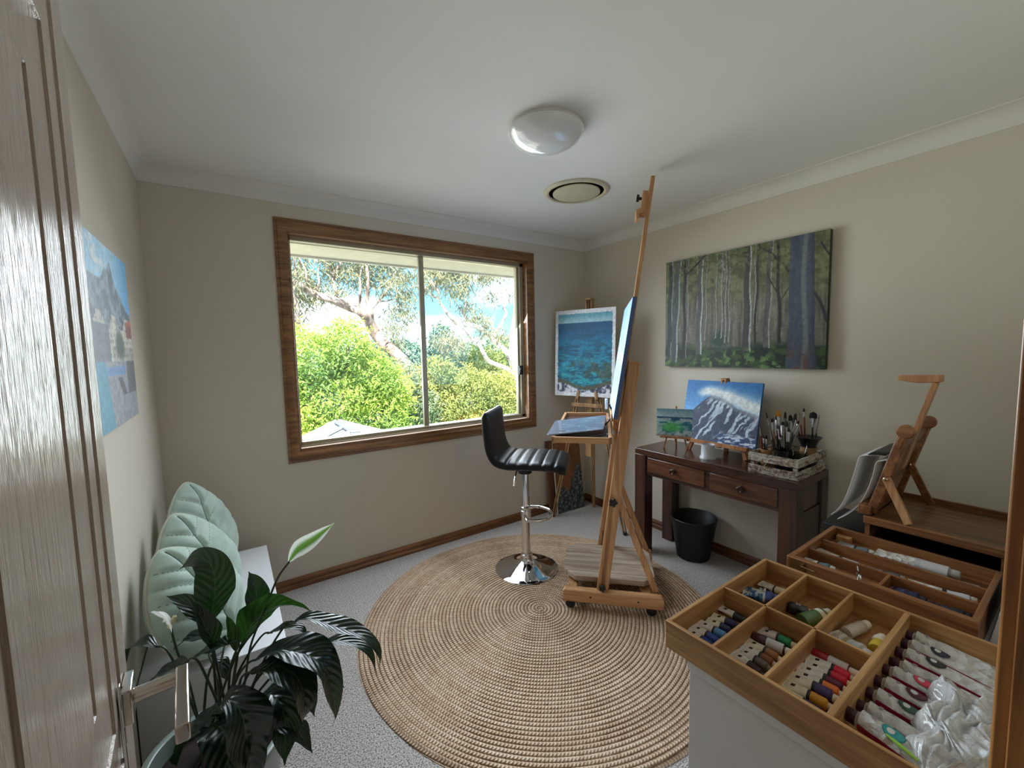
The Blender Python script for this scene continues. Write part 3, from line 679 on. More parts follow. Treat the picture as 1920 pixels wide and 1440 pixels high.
def knob(parent, c, d, name='knob', r=.021):
    d = Vector(d).normalized(); q = d.to_track_quat('Z', 'Y').to_matrix().to_4x4(); q.translation = Vector(c)+Vector((0, 0, zo)) if parent is ez else Vector(c)
    m = MB(); pl_ = []
    for k in range(40): a = 2*PI*k/40; rr = r*(1+.16*math.cos(5*a)); pl_.append((rr*math.cos(a), rr*math.sin(a)))
    m.prism(pl_, .010, .024, q); m.lathe([(.008, -.004), (.008, .012)], 14, q); return m.build(name, M_BLACK, parent, bevel=.002)
knob(ez, (uz(.63)-.01, .026, .627), (0, -1, 0)); knob(ez, (uz(.145)-.004, .026, .148), (0, -1, 0), r=.017)
knob(ez, (um(2.255)-.046, .28, 2.262), (-1, 0, .12), r=.018)
# paint tray across the easel
m = MB(); zt = 1.005+zo; tu0, tu1, tv0, tv1 = -.035, .262, -.14, .69
m.box(tu0, tu1, tv0, tv0+.016, zt-.030, zt); m.box(tu0, tu1, tv1-.016, tv1, zt-.030, zt); m.box(tu0, tu0+.016, tv0, tv1, zt-.030, zt); m.box(tu1-.016, tu1, tv0, tv1, zt-.030, zt)
m.build('tray_rim', M_BEECHX, ez, bevel=.002)
MB().box(tu0+.01, tu1-.01, tv0+.01, tv1-.01, zt-.028, zt-.020).build('tray_floor', wood('dark_tray_ply', (70, 44, 30), (98, 66, 46), 'X', 1, .35, .2), ez)
m = MB(); m.box(.262, .302, .06, .50, 1.052+zo, 1.086+zo); m.box(.262, .27, .06, .50, 1.086+zo, 1.094+zo); m.box(.275, .30, .15, .41, .99+zo, 1.055+zo); m.build('canvas_ledge', M_BEECH, ez, bevel=.002)

# grey oak board lying across the base rails
def m_greyoak():
    N = NT('pale_grey_oak_board'); v = N.map(N.obj(), (.09, 1, 1)); g = N.noise(v, 26, 5, .65, .6); x, y, z = N.xyz(N.obj())
    pl_ = N.ma('FRACT', N.ma('MULTIPLY', N.ma('ADD', y, .5), 9.)); ln = N.ma('LESS_THAN', pl_, .05)
    c = N.ramp(g, [(.3, (128, 106, 88)), (.5, (176, 156, 138)), (.68, (204, 186, 168))])
    c = N.mix(N.ma('MULTIPLY', ln, .7), c, lin((104, 86, 72)))
    return N.fin(c, .6, N.bump(g, .1, .001))
bd = MB(); bd.prism([(0, .085), (.075, 0), (.45, 0), (.515, .055), (.515, .335), (.475, .40), (.06, .40), (0, .345)], 0, .030)
o = bd.build('oak_board', m_greyoak(), bevel=.002)
o.matrix_world = ez.matrix_basis if False else Matrix.Translation((1.442, 1.656, .127)) @ Matrix.Rotation(EA, 4, 'Z') @ Matrix.Translation((-.012, .10, 0))
tag(o, 'pale grey oak board with clipped corners lying on the easel base', 'board')

# pale sky canvas on the easel
M_PAINT = vcol('oil_paint'); M_CANV = plain((206, 198, 184), .8, 0, 'raw_canvas'); M_CEDGE = plain((70, 96, 140), .7, 0, 'painted_canvas_edge', var=.2)
def p_sky(u, v):
    n = vnoise(u*6, v*8, 3); c = lerp(C3(150, 190, 236), C3(120, 160, 222), sm(.6, 1, v+.2*(n-.5)))
    c = lerp(c, C3(226, 214, 222), sm(.54, .66, n)*sm(.35, .6, v)*sm(.85, .6, v)); c = lerp(c, C3(176, 210, 236), sm(.35, .05, v)*.8)
    return lerp(c, C3(130, 166, 226), sm(.5, .7, vnoise(u*9, v*3, 5))*.5)
def canvas(name, label, M, wd, ht, th, painter, nu, nv, edge, group=None):
    t = thing(name, label, 'painting', M=M, group=group)
    m = MB(); m.box(-wd/2, wd/2, 0, th, 0, ht); m.build('stretched_canvas', edge, t, bevel=.0015)
    painted('painted_surface', t, wd-.001, ht-.001, painter, nu, nv, M_PAINT, y=-.0008)
    return t
EZ = Matrix.Translation((1.442, 1.656, 0)) @ Matrix.Rotation(EA, 4, 'Z')
# local painting frame: x right seen from the front (front looks to -u): right = -v ; outward -y
Mc = EZ @ frame((0, -1, 0), (1, 0, -.155), (.262+.008, .28, 1.089)); 
canvas('sky_painting', 'pale blue sky painting on the tall easel, seen edge-on', Mc, .72, .607, .019, p_sky, 90, 90, M_CEDGE)

# things on the easel tray
pal = MB(); pts = [(-.060, -.112), (-.062, .30), (.238, .452), (.222, -.010)]
hole = (.012, -.018)
pm = MB(); pm.prism([(-.060, -.105), (-.055, -.112), (.214, -.016), (.222, -.004), (.243, .436), (.234, .446), (-.052, .310), (-.062, .30)], 0, .005)
o = pm.build('palette', NT('smoky_acrylic').m, bevel=.001)
N = NT('smoky_acrylic_sheet'); f = N.noise(N.obj(), 9, 4, .6); f2 = N.noise(N.obj(), 60, 3, .6)
o.data.materials[0] = N.fin(N.ramp(N.ma('ADD', N.ma('MULTIPLY', f, .6), N.ma('MULTIPLY', f2, .4)), [(.35, (96, 104, 122)), (.55, (124, 132, 150)), (.66, (170, 178, 190))]), .22, N.bump(f2, .1, .0006), Coat_Weight=.5, Coat_Roughness=.1)
o.matrix_world = EZ @ Matrix.Translation((0, 0, 1.008)) @ Matrix.Rotation(rad(-3.2), 4, 'Y')
tag(o, 'grey acrylic paint palette with a thumb hole resting on the easel tray', 'palette')
hl = MB(); hl.lathe([(.0, .0052), (.019, .0052), (.019, .0058), (0, .0058)], 24, Matrix.Translation((.012, -.03, 0)) @ Matrix.Diagonal((1, .55, 1, 1))); hl.build('thumb_hole', plain((18, 18, 20), .9), o)
t = thing('clip_lamp', 'small white clip-on lamp with a bent neck, clipped to the easel tray', 'lamp', M=EZ)
M_WPL = plain((226, 228, 232), .35, 0, 'white_plastic')
MB().tube(cat_rom([(.219, .25, .985), (.245, .25, 1.013), (.268, .25, 1.05), (.268, .25, 1.088), (.256, .25, 1.12)], 6), .0055, 10).build('neck', plain((60, 56, 52), .35), t)
m = MB(); m.beam((.240, .25, 1.094), (.240, .25, 1.152), .050, .014, (1, 0, 0)); m.build('lamp_head', M_WPL, t, bevel=.004)
m = MB(); m.box(.208, .232, .238, .262, .985, 1.0); m.box(.210, .230, .240, .260, .950, .986); m.build('clip', M_WPL, t, bevel=.003)
def brush(name, label, a, b, hc, bristle, wd, r=.0035, group=None, fl=.05, bl=.03, cat='brush'):
    """brush lying or standing from handle end a to bristle tip b"""
    a, b = Vector(a), Vector(b); L = (b-a).length; d = (b-a)/L
    t = thing(name, label, cat, a, group=group); q = d.to_track_quat('Z', 'Y'); t.rotation_mode = 'QUATERNION'; t.rotation_quaternion = q
    h = L-fl-bl
    MB().lathe([(0, 0), (r*.6, .002), (r*.8, h*.3), (r*1.25, h*.72), (r*1.1, h*.9), (r, h)], 10).build('handle', hc, t)
    f = MB(); Q = Matrix.Diagonal((1, 1, 1, 1)); n = 12
    def fn(u, v): a_ = 2*PI*u; k = v; return ((r+(wd-r)*k)*math.cos(a_), (r+(.32*wd-r)*k)*math.sin(a_), h-.002+fl*v)
    f.grid(fn, n, 4, closeu=True); f.build('ferrule', plain((200, 202, 206), .2, 1., 'ferrule_metal'), t)
    s = MB()
    def fb(u, v): a_ = 2*PI*u; k = 1-.35*v**2 if v < 1 else .0; e = .32*(1-.75*v); return (wd*k*(1+.12*math.sin(v*3))*math.cos(a_), wd*e*math.sin(a_), h-.004+fl+bl*min(v, .97)+(.003 if v == 1 else 0))
    s.grid(fb, n, 6, closeu=True); s.build('bristles', bristle, t)
    return t
H_BLK = plain((20, 18, 18), .25, 0, 'black_lacquer', Coat_Weight=.5)
BR_D = plain((44, 40, 38), .9, 0, 'dark_bristle', var=.3); BR_T = plain((196, 140, 62), .9, 0, 'tan_bristle', var=.25)
A = EZ @ Vector((.10, -.075, .986)); B = EZ @ Vector((.312, .005, 1.008))
brush('paint_brush', 'black paint brush with a silver ferrule lying on the easel tray', A, B, H_BLK, BR_D, .006, .004)

# ------------------------------------------------------------------ tripod easel in the corner with the sea painting
CA = math.atan2(-.948, .3185)
ce = thing('tripod_easel', 'slim folding wooden tripod easel in the room corner', 'easel', (2.353, 2.3835, 0), CA)
M_PINE = wood('pale_pine_easel', (150, 114, 74), (186, 150, 104), 'Z', 1.2, .45, .1, (122, 88, 54))
for s_ in (-1, 1):
    m = MB()
    for k in (-.011, .011):
        m.beam((s_*.322+k, -.005, .0), (s_*.09+k-.03, .085, 1.07), .010, .018, (0, 1, 0)); 
    m.beam((s_*.09-.03, .085, 1.06), (s_*.012-.03, .135, 1.62), .024, .018, (0, 1, 0))
    o = m.build('leg', M_PINE, ce, bevel=.002)
    q = MB(); q.lathe([(.012, 0), (.015, .004), (.015, .022), (.010, .026)], 12, Matrix.Translation((s_*.322, -.005, 0))); q.build('rubber_foot', M_BLACK, o)
    q = MB(); q.beam((s_*.087-.03, .060, 1.03), (s_*.087-.03, .090, 1.062), .022, .03); q.beam((s_*.087-.03, .060, 1.03), (s_*.075-.03, .064, 1.10), .022, .018, (0, 1, 0)); q.build('canvas_peg', M_PINE, ce, bevel=.002)
m = MB(); m.beam((-.13, .385, 0), (-.03, .155, 1.62), .024, .018, (0, 1, 0)); o = m.build('rear_leg', M_PINE, ce, bevel=.002)
m = MB(); m.beam((-.03, .085, .55), (-.03, .145, 1.85), .055, .016, (0, 1, 0)); m.build('mast', M_PINE, ce, bevel=.002)
m = MB(); m.beam((-.17, .065, .98), (.11, .065, .98), .02, .03); m.build('cross_bar', M_PINE, ce, bevel=.002)
m = MB(); m.box(-.058, -.048, .10, .125, 1.74, 1.845); m.box(-.012, -.002, .10, .125, 1.74, 1.845); m.box(-.058, -.002, .085, .125, 1.835, 1.850); m.build('top_holder', M_PINE, ce, bevel=.002)
def p_sea(u, v):
    n = vnoise(u*5, v*16, 11, 5); n2 = vnoise(u*16, v*40, 12, 4); n3 = vnoise(u*40, v*60, 13, 3)
    c = lerp(C3(26, 122, 154), C3(18, 80, 124), sm(.45, .88, v)); c = lerp(c, C3(44, 160, 174), sm(.55, .15, v)*.8)
    c = lerp(c, C3(16, 76, 106), sm(.46, .66, vnoise(u*4, v*22, 11, 5))*.7); c = lerp(c, C3(14, 66, 90), sm(.52, .62, vnoise(u*11, v*60, 19, 4))*.6*sm(.9, .5, v)); c = lerp(c, C3(96, 190, 198), sm(.56, .7, vnoise(u*22, v*90, 12, 3))*.5*sm(.8, .3, v))
    rock = sm(.42, .62, vnoise(u*9, v*16, 14)+.30*np.exp(-(((u-.82)/.25)**2+((v-.30)/.10)**2))+.12*np.exp(-(((u-.2)/.15)**2+((v-.36)/.06)**2))-.14)*sm(.48, .36, v)
    c = lerp(c, lerp(C3(30, 50, 52), C3(104, 112, 92), n3), rock*.8)
    shore = .12+.07*np.cos((u-.05)*6.5)*.6+.02*(vnoise(u*14, v*4, 15)-.5)
    c = lerp(c, C3(92, 84, 62), sm(.035, .012, np.abs(v-shore-.012))*.85)
    foam = lerp(C3(58, 62, 84), C3(220, 222, 232), sm(.38, .62, vnoise(u*20, v*26, 16)))
    c = lerp(c, foam, sm(shore, shore-.02, v)[...] if False else np.clip((shore-v)/.015, 0, 1))
    sky = lerp(C3(150, 190, 200), C3(96, 160, 178), sm(.86, .95, v)); c = lerp(c, sky, sm(.848, .853, v-.0*u))
    bx = .035+.018*vnoise(u*3, v*40, 17); by = .035+.015*vnoise(u*50, v*3, 18)
    pap = 1-(sm(0, .008, u-bx)*sm(0, .008, 1-u-bx)*sm(0, .006, v-by)*sm(0, .006, 1-v-by))
    return lerp(c, C3(224, 226, 230), pap)
Mc = Matrix.Translation((2.353, 2.3835, 0)) @ Matrix.Rotation(CA, 4, 'Z') @ frame((1, 0, 0), (0, 1, -.045), (-.063, .062, 1.052))
canvas('sea_painting', 'turquoise sea painting with a white border on the corner tripod easel', Mc, .54, .712, .006, p_sea, 150, 190, plain((226, 226, 224), .7, 0, 'white_board_edge'))
# unfinished canvas and plank on the floor behind it
def p_bush(u, v):
    n = vnoise(u*14, v*22, 21, 5); n2 = vnoise(u*30, v*44, 22, 3)
    c = lerp(C3(120, 76, 44), C3(152, 100, 60), vnoise(u*18, v*2, 23)); tr = np.exp(-((u-.42-.02*np.sin(v*5))/.13)**4)
    c = lerp(c, C3(150, 92, 48), tr*.7)
    bush_ = np.maximum(np.clip((.30+.1*np.sin(u*7)-v)/.06, 0, 1), np.clip((.72-v-.9*np.abs(u-.86))/.1, 0, 1)); bush_ = np.maximum(bush_, np.clip((.5-v-1.2*np.abs(u-.12))/.1, 0, 1))*(.75+.25*n)
    g = lerp(C3(40, 48, 56), C3(132, 142, 150), sm(.4, .7, n2)); g = lerp(g, C3(64, 84, 70), sm(.55, .7, n)*.5)
    return lerp(c, g, np.clip(bush_*1.1, 0, 1)*(1-tr*.75*sm(.25, .4, v)))
Mf = frame((1, -.02, 0), (0, 1, -.12), (2.462, 2.690, .004))
canvas('bush_painting', 'unfinished brown painting with grey bushes leaning in the corner behind the easel', Mf, .31, .62, .016, p_bush, 60, 110, M_CANV)
m = MB(); m.beam((0, 0, 0), (0, .050, .64), .075, .016, (0, -1, 0)); o = m.build('timber_plank', wood('brown_plank', (84, 50, 28), (120, 78, 44), 'Z', 1, .5), loc=(2.282, 2.735, .002), bevel=.002)
tag(o, 'brown timber plank leaning on the window wall behind the tripod easel', 'plank')
# ------------------------------------------------------------------ console table
M_TBL = wood('dark_sheesham', (54, 28, 20), (86, 48, 32), 'Y', 1.1, .26, .4, (36, 18, 14))
M_TBLZ = wood('dark_sheesham_upright', (52, 27, 20), (78, 42, 29), 'Z', 1.1, .30, .35, (36, 18, 14))
M_DRW = wood('sheesham_drawer', (78, 42, 26), (112, 68, 42), 'Y', 1.3, .3, .35, (48, 25, 17))
tx0, tx1, ty0, ty1, tz = 2.320, 2.718, .872, 1.880, .745
t = thing('console_table', 'dark wooden console table with two drawers against the right wall', 'table', (tx0, ty0, 0))
W_, D_ = ty1-ty0, tx1-tx0
MB().box(0, D_, 0, W_, tz-.040, tz).build('table_top', M_TBL, t, bevel=.003)
for lx in (0, D_-.085):
    for ly in (0, W_-.085):
        MB().box(lx, lx+.085, ly, ly+.085, .0, tz-.040).build('leg', M_TBLZ, t, bevel=.003)
m = MB(); m.box(.012, .030, .085, W_-.085, .568, tz-.04); m.box(D_-.03, D_-.012, .085, W_-.085, .568, tz-.04); m.box(.085, D_-.085, .012, .03, .568, tz-.04); m.box(.085, D_-.085, W_-.03, W_-.012, .568, tz-.04)
m.build('apron', M_TBL, t, bevel=.002)
MB().box(.085, D_-.085, .006, .026, .0, .568).build('end_panel', M_TBLZ, t, bevel=.002)
for a, b in ((.092, .462), (.496, .906)):
    d = MB().box(.004, .030, a, b, .592, .692).build('drawer', M_DRW, t, bevel=.003)
    c = (a+b)/2; q = MB(); Rk = Matrix.Translation((.004, c, .642)) @ Matrix.Rotation(-PI/2, 4, 'Y')
    q.lathe([(.016, 0), (.018, .003), (.014, .008), (.012, .014), (.017, .020), (.018, .025), (.013, .029), (.009, .026), (0, .025)], 24, Rk); q.build('knob', plain((70, 52, 40), .3, .6, 'dark_metal_knob'), d)

# waste basket
M_BIN = plain((13, 13, 14), .5, 0, 'black_bin', var=.1)
MB().lathe([(0, .004), (.098, .004), (.101, .0), (.105, .004), (.146, .272), (.150, .278), (.147, .283), (.143, .280), (.101, .010), (0, .008)], 56, cap=False).build('waste_basket', M_BIN, loc=(2.572, 1.585, 0), ang=50)
tag(bpy.data.objects['waste_basket'], 'black round waste basket under the console table', 'bin')

# small easel + wave painting
M_MINI = wood('mini_easel_beech', (160, 104, 62), (190, 134, 88), 'Z', 1.3, .45, .1, (128, 80, 46))
def small_easel(name, label, M, half, foot, ledge_z, top_z, back, hold, wlen, th=.012, group=None):
    t = thing(name, label, 'easel', M=M, group=group)
    for s_ in (-1, 1):
        m = MB(); m.beam((s_*half, -.012, 0), (s_*half*.25, .02+back*.5, top_z*.92), th, th, (0, 1, 0)); m.build('leg', M_MINI, t, bevel=.001)
    m = MB(); m.beam((0, foot, 0), (0, .02+back*.6, top_z*.8), th, th, (0, 1, 0)); m.build('rear_leg', M_MINI, t, bevel=.001)
    m = MB(); m.box(-wlen/2, wlen/2, -.026, .008, ledge_z-th, ledge_z); m.box(-wlen/2, wlen/2, -.028, -.024, ledge_z-th, ledge_z+.004); m.build('ledge', M_MINI, t, bevel=.001)
    m = MB(); m.beam((0, .022, ledge_z-.04), (0, .022+back, hold), th*1.3, th*.8, (0, 1, 0)); o = m.build('mast', M_MINI, t, bevel=.001)
    return t
def p_wave(u, v):
    n = vnoise(u*24, v*30, 31, 4); n2 = vnoise(u*9, v*14, 32, 4)
    c = lerp(C3(150, 172, 176), C3(96, 136, 148), sm(.74, 1, v)); sea = lerp(C3(30, 96, 112), C3(16, 66, 92), sm(.45, .7, v))
    w_ = np.exp(-(((u-.40)/.30)**2+((v-.34)/.17)**2)**1.5); sea = lerp(sea, lerp(C3(20, 104, 76), C3(70, 156, 84), sm(.5, .25, np.abs(u-.42))), np.clip(w_*1.2, 0, 1))
    fo = sm(.5, .66, n2+.25*np.exp(-((v-.55-.04*np.sin(u*9))/.07)**2)+.2*sm(.25, .1, v)+.16*(u < .16))*(1-w_*.9)*sm(.70, .62, v)
    sea = lerp(sea, lerp(C3(140, 160, 158), C3(206, 210, 206), n), fo*.85); sea = lerp(sea, C3(128, 108, 98), sm(.12, .02, v)*.75)
    return lerp(sea, c, sm(.705, .712, v))
axw = Vector((.517, -.856, 0))
Mw = frame(axw, (.856, .517, 0), (2.515, 1.693, tz)); 
small_easel('tabletop_easel', 'tiny wooden easel holding the green wave painting on the console table', Mw @ Matrix.Translation((0, .002, 0)), .075, .11, .082, .24, .045, .283, .20, .010, 'tabletop easels')
canvas('wave_painting', 'small green wave painting on the tiny easel on the console table', Mw @ frame((1, 0, 0), (0, 1, -.22), (0, -.020, .0835)), .25, .192, .016, p_wave, 100, 80, plain((190, 196, 196), .7, 0, 'white_canvas_edge'), 'canvases on tabletop easels')
# table easel + mountain painting
def p_mount(u, v):
    n = vnoise(u*8, v*8, 41, 5); c = lerp(C3(98, 160, 214), C3(44, 112, 178), sm(.45, 1, v)); c = lerp(c, C3(150, 190, 222), sm(.6, .3, v)*.5)
    ridge = np.where(u < .36, .28+.50*(u+.05)/.41, .78-.16*(u-.36)/.64-.10*sm(.55, .75, u))+.02*(vnoise(u*20, u*0, 42)-.5)
    pl_ = np.exp(-((v-(.80+.07*np.sin((u-.22)*5.5)*np.exp(-u))+.26*np.clip(u-.32, 0, 1))/(.05+.09*u))**2)*sm(.12, .3, u)*(.55+.75*n); pl_ = np.clip(pl_*1.25, 0, 1)
    s_ = u*1.0-v*.50; st = vnoise(s_*26+30+3*n, (v+u*.3)*3.2, 43, 4); snow = sm(.50, .56, st)*sm(.02, .10, ridge-v)
    rock = lerp(C3(44, 54, 78), C3(84, 92, 112), vnoise(u*50, v*50, 44, 3)); mt = lerp(rock, lerp(C3(150, 168, 190), C3(222, 230, 238), n), snow)
    low = sm(.24, .10, v)*sm(.4, .6, u); st2 = vnoise(u*18, v*46, 45, 4); mt = lerp(mt, lerp(C3(58, 74, 116), C3(206, 216, 232), sm(.48, .6, st2)), low)
    c = lerp(c, mt, np.clip((ridge-v)/.012, 0, 1)); return lerp(c, C3(224, 230, 232), pl_)
Mm = Matrix.Translation((2.57, 1.431, tz)) @ frame((0, -1, 0), (1, 0, 0), (0, 0, 0))
te = small_easel('tabletop_easel', 'wooden table easel holding the snowy mountain painting', Mm, .19, .118, .078, .42, .092, .475, .40, .022, 'tabletop easels')
m = MB(); m.box(-.012, .022, .055, .10, .475, .488); m.box(-.012, -.002, .055, .10, .455, .478); m.box(.012, .022, .055, .10, .455, .478); m.build('top_holder', M_MINI, te, bevel=.001)
canvas('mountain_painting', 'blue painting of a snowy mountain with a cloud plume on the table easel', Mm @ frame((1, 0, 0), (0, 1, -.205), (0, -.020, .0795)), .49, .397, .018, p_mount, 190, 150, plain((52, 104, 160), .7, 0, 'blue_canvas_edge'), 'canvases on tabletop easels')
# translucent cup
N = NT('frosted_plastic'); gl = N.n('ShaderNodeBsdfPrincipled', {'Base Color': N.ramp(N.noise(N.obj(), 20, 2), [(.3, (222, 224, 228)), (.7, (236, 238, 240))]), 'Roughness': .35, 'Transmission Weight': .35}); N.t.links.new(gl.outputs[0], N.o.inputs[0])
cup = MB().lathe([(0, .003), (.044, .003), (.047, .0), (.046, .010), (.040, .014), (.038, .080), (.040, .086), (.038, .088), (.036, .082), (.036, .016), (0, .014)], 36, cap=False).build('plastic_cup', N.m, loc=(2.440, 1.415, tz), ang=60)
tag(cup, 'frosted white plastic cup standing in front of the mountain painting', 'cup')

# crate of brushes
def m_white_wash():
    N = NT('whitewashed_wood'); v = N.map(N.obj(), (1.2, .12, 1.4)); g = N.noise(v, 46, 5, .65, .5); g2 = N.noise(N.map(N.obj(), (.12, 1.2, 1.4)), 46, 5, .65, .5)
    f = N.ma('MULTIPLY', N.ma('ADD', g, g2), .5)
    return N.fin(N.ramp(f, [(.42, (86, 60, 46)), (.48, (150, 136, 122)), (.55, (204, 198, 188))]), .8, N.bump(f, .3, .002))
M_WW = m_white_wash()
cx0, cx1, cy0, cy1 = 2.352, 2.706, .884, 1.130
cr = thing('wooden_crate', 'whitewashed slatted crate on the right end of the console table', 'crate', ((cx0+cx1)/2, (cy0+cy1)/2, tz))
hx_, hy_ = (cx1-cx0)/2, (cy1-cy0)/2
for z0_, z1_ in ((.0, .044), (.066, .110)):
    for s_ in (-1, 1):
        a, b = sorted((s_*hx_, s_*(hx_-.010))); MB().box(a, b, -hy_, hy_, z0_, z1_).build('slat', M_WW, cr, bevel=.002)
        a, b = sorted((s_*hy_, s_*(hy_-.010))); MB().box(-hx_+.0102, hx_-.0102, a, b, z0_, z1_).build('slat', M_WW, cr, bevel=.002)
for sx in (-1, 1):
    for sy in (-1, 1):
        a, b = sorted((sx*(hx_-.010), sx*(hx_-.028))); c, d = sorted((sy*(hy_-.010), sy*(hy_-.028))); MB().box(a, b, c, d, .002, .108).build('corner_post', M_WW, cr)
MB().box(-hx_+.011, hx_-.011, -hy_+.011, hy_-.011, .002, .008).build('base_panel', wood('crate_base', (120, 70, 48), (150, 96, 66), 'Y', 1, .7), cr)
def pot(name, label, x, y, prof, mat, cat='jar', inner=None, group=None):
    t = MB().lathe(prof, 36, cap=False).build(name, mat, loc=(x, y, tz+.0085), ang=50); tag(t, label, cat, group); return t
def vessel(r0, r1, h, th=.003):
    return [(0, 0), (r0, 0), (r1, h), (r1-th, h), (r0-th, th), (0, th)]
pot('brush_jar', 'tan wooden cup at the left corner of the brush crate', 2.47, 1.090, vessel(.027, .029, .105), plain((176, 132, 88), .6, 0, 'tan_cup'), group='jars in the brush crate')
pot('brush_jar', 'dark jar full of brushes in the middle of the crate', 2.475, 1.005, vessel(.040, .043, .115), plain((30, 30, 33), .25, 0, 'dark_jar', Coat_Weight=.5), group='jars in the brush crate')
N = NT('jar_glass'); fr = N.n('ShaderNodeFresnel', {'IOR': 1.5}); tr = N.n('ShaderNodeBsdfTransparent', {'Color': N.ramp(N.noise(N.obj(), 8), [(.3, (206, 204, 190)), (.7, (222, 222, 210))])}); gs = N.n('ShaderNodeBsdfGlossy', {'Roughness': .05}); mx_ = N.n('ShaderNodeMixShader', {0: fr.outputs[0], 1: tr.outputs[0], 2: gs.outputs[0]}); N.t.links.new(mx_.outputs[0], N.o.inputs[0]); M_JGL = N.m
pot('glass_jar', 'clear glass jar in the brush crate, in front of the dark vase', 2.485, .928, [(0, 0), (.030, 0), (.034, .006), (.036, .08), (.028, .10), (.031, .115), (.029, .115), (.026, .10), (.033, .08), (.031, .008), (0, .006)], M_JGL)
pot('dark_vase', 'dark flared vase with a tan band at the right back of the brush crate', 2.61, .935, [(0, 0), (.040, 0), (.043, .05), (.036, .105), (.034, .13), (.050, .165), (.062, .180), (.058, .182), (.046, .166), (.030, .13), (.032, .105), (.038, .05), (0, .01)], plain((24, 23, 26), .3, 0, 'dark_vase', Coat_Weight=.4), 'vase')
vb = MB().lathe([(.0405, .086), (.0385, .105), (.0375, .125), (.0365, .125), (.0375, .105)], 36).build('tan_band', plain((150, 112, 70), .7), bpy.data.objects['dark_vase'])
H_RED = plain((122, 38, 28), .3, 0, 'red_lacquer_handle', Coat_Weight=.4); H_WD = plain((150, 104, 60), .5, 0, 'wooden_handle'); H_GR = plain((58, 58, 62), .35, 0, 'grey_handle')
zb = tz+.014; B_J = (2.475, 1.005); B_C = (2.47, 1.090); B_V = (2.61, .935); B_G = (2.485, .928)
bl = [  # base vessel, base jitter, tip, handle, bristle, width, label
 (B_J, (.012, .020), (2.47, 1.098, 1.072), H_BLK, BR_D, .013, 'brush with a dark flat tip leaning furthest left, highest of the left side', .07),
 (B_J, (-.010, .010), (2.50, 1.045, 1.082), H_BLK, BR_T, .013, 'brush with a tan domed tip rising from the middle of the crate', .05),
 (B_J, (.015, -.010), (2.49, 1.008, 1.080), H_BLK, BR_D, .014, 'wide dark flat brush just right of the tan-tipped one', .06),
 (B_J, (.000, -.022), (2.50, .985, 1.066), H_GR, BR_D, .009, 'brush with a bright silver ferrule in the middle of the bunch', .075),
 (B_J, (-.020, .004), (2.52, 1.030, 1.020), H_BLK, BR_D, .008, 'shorter black brush behind the middle of the bunch', .06),
 (B_J, (.020, .000), (2.45, 1.030, 1.010), H_BLK, BR_D, .006, 'short thin brush standing nearest the front of the bunch', .06),
 (B_J, (.004, .026), (2.46, 1.075, 1.000), H_GR, BR_D, .006, 'short grey brush leaning left in the crate', .06),
 (B_J, (.010, -.026), (2.45, .972, 1.000), H_BLK, BR_D, .007, 'short brush leaning right towards the glass jar', .055),
 (B_J, (-.004, -.014), (2.54, .996, 1.050), H_BLK, BR_D, .009, 'black brush standing behind the wide flat brush', .06),
 (B_C, (.006, .010), (2.45, 1.122, 1.005), H_RED, BR_D, .004, 'thin dark red brush leaning left out of the tan cup', .05),
 (B_C, (-.006, -.008), (2.49, 1.100, .935), H_BLK, BR_D, .006, 'stubby black brush upright in the tan cup', .03),
 (B_V, (.006, .012), (2.605, .985, 1.075), H_RED, BR_D, .006, 'red handled brush in the dark vase, leaning left', .055),
 (B_V, (-.010, .004), (2.63, .972, 1.090), H_RED, BR_D, .005, 'second red handled brush in the dark vase, the taller one', .03),
 (B_V, (.010, -.012), (2.60, .915, 1.078), H_BLK, BR_D, .017, 'fan shaped dark brush in the dark vase', .05),
 (B_V, (-.004, -.016), (2.62, .893, 1.062), H_GR, BR_D, .006, 'thin silver topped brush at the far right of the dark vase', .08),
 (B_J, (-.016, -.018), (2.515, .965, 1.074), H_BLK, BR_D, .010, 'dark flat brush at the right side of the middle jar, nearly the tallest', .07),
 (B_J, (.022, .012), (2.455, 1.052, 1.045), H_BLK, BR_D, .008, 'silver ferruled brush at the front left of the middle jar', .08),
 (B_J, (.018, -.018), (2.462, .990, 1.036), H_GR, BR_D, .009, 'thick silver ferruled brush at the front of the middle jar', .085),
 (B_J, (-.024, .016), (2.54, 1.068, 1.056), H_BLK, BR_D, .010, 'wide dark brush at the back left of the middle jar', .06),
 (B_J, (.026, -.004), (2.440, 1.010, .965), H_BLK, BR_D, .007, 'shortest front brush in the middle jar', .06),
 (B_J, (-.008, .024), (2.515, 1.085, 1.030), H_WD, BR_D, .006, 'wooden handled brush on the left of the middle jar', .05),
 (B_J, (-.026, -.010), (2.555, .965, 1.030), H_BLK, BR_D, .007, 'thin black brush at the back right of the middle jar', .06),
 (B_C, (.010, -.002), (2.44, 1.095, .945), H_BLK, BR_D, .007, 'short thick black brush at the front of the tan cup', .03),
 (B_V, (.012, .016), (2.585, .992, 1.040), H_BLK, BR_D, .007, 'black brush at the left of the dark vase', .06),
 (B_G, (-.006, -.008), (2.50, .900, .930), H_GR, BR_D, .005, 'grey brush leaning right in the clear glass jar', .05),
 (B_G, (.008, .010), (2.45, .962, .925), H_BLK, BR_D, .004, 'short brush leaning in the clear glass jar', .05),
]
for (bx, by), (jx, jy), tip, hc, br_, wd, lb, fl_ in bl:
    brush('paint_brush', lb, (bx+jx, by+jy, zb), tip, hc, br_, wd, .0038, 'brushes in the crate', fl_, .035 if wd > .008 else .022)
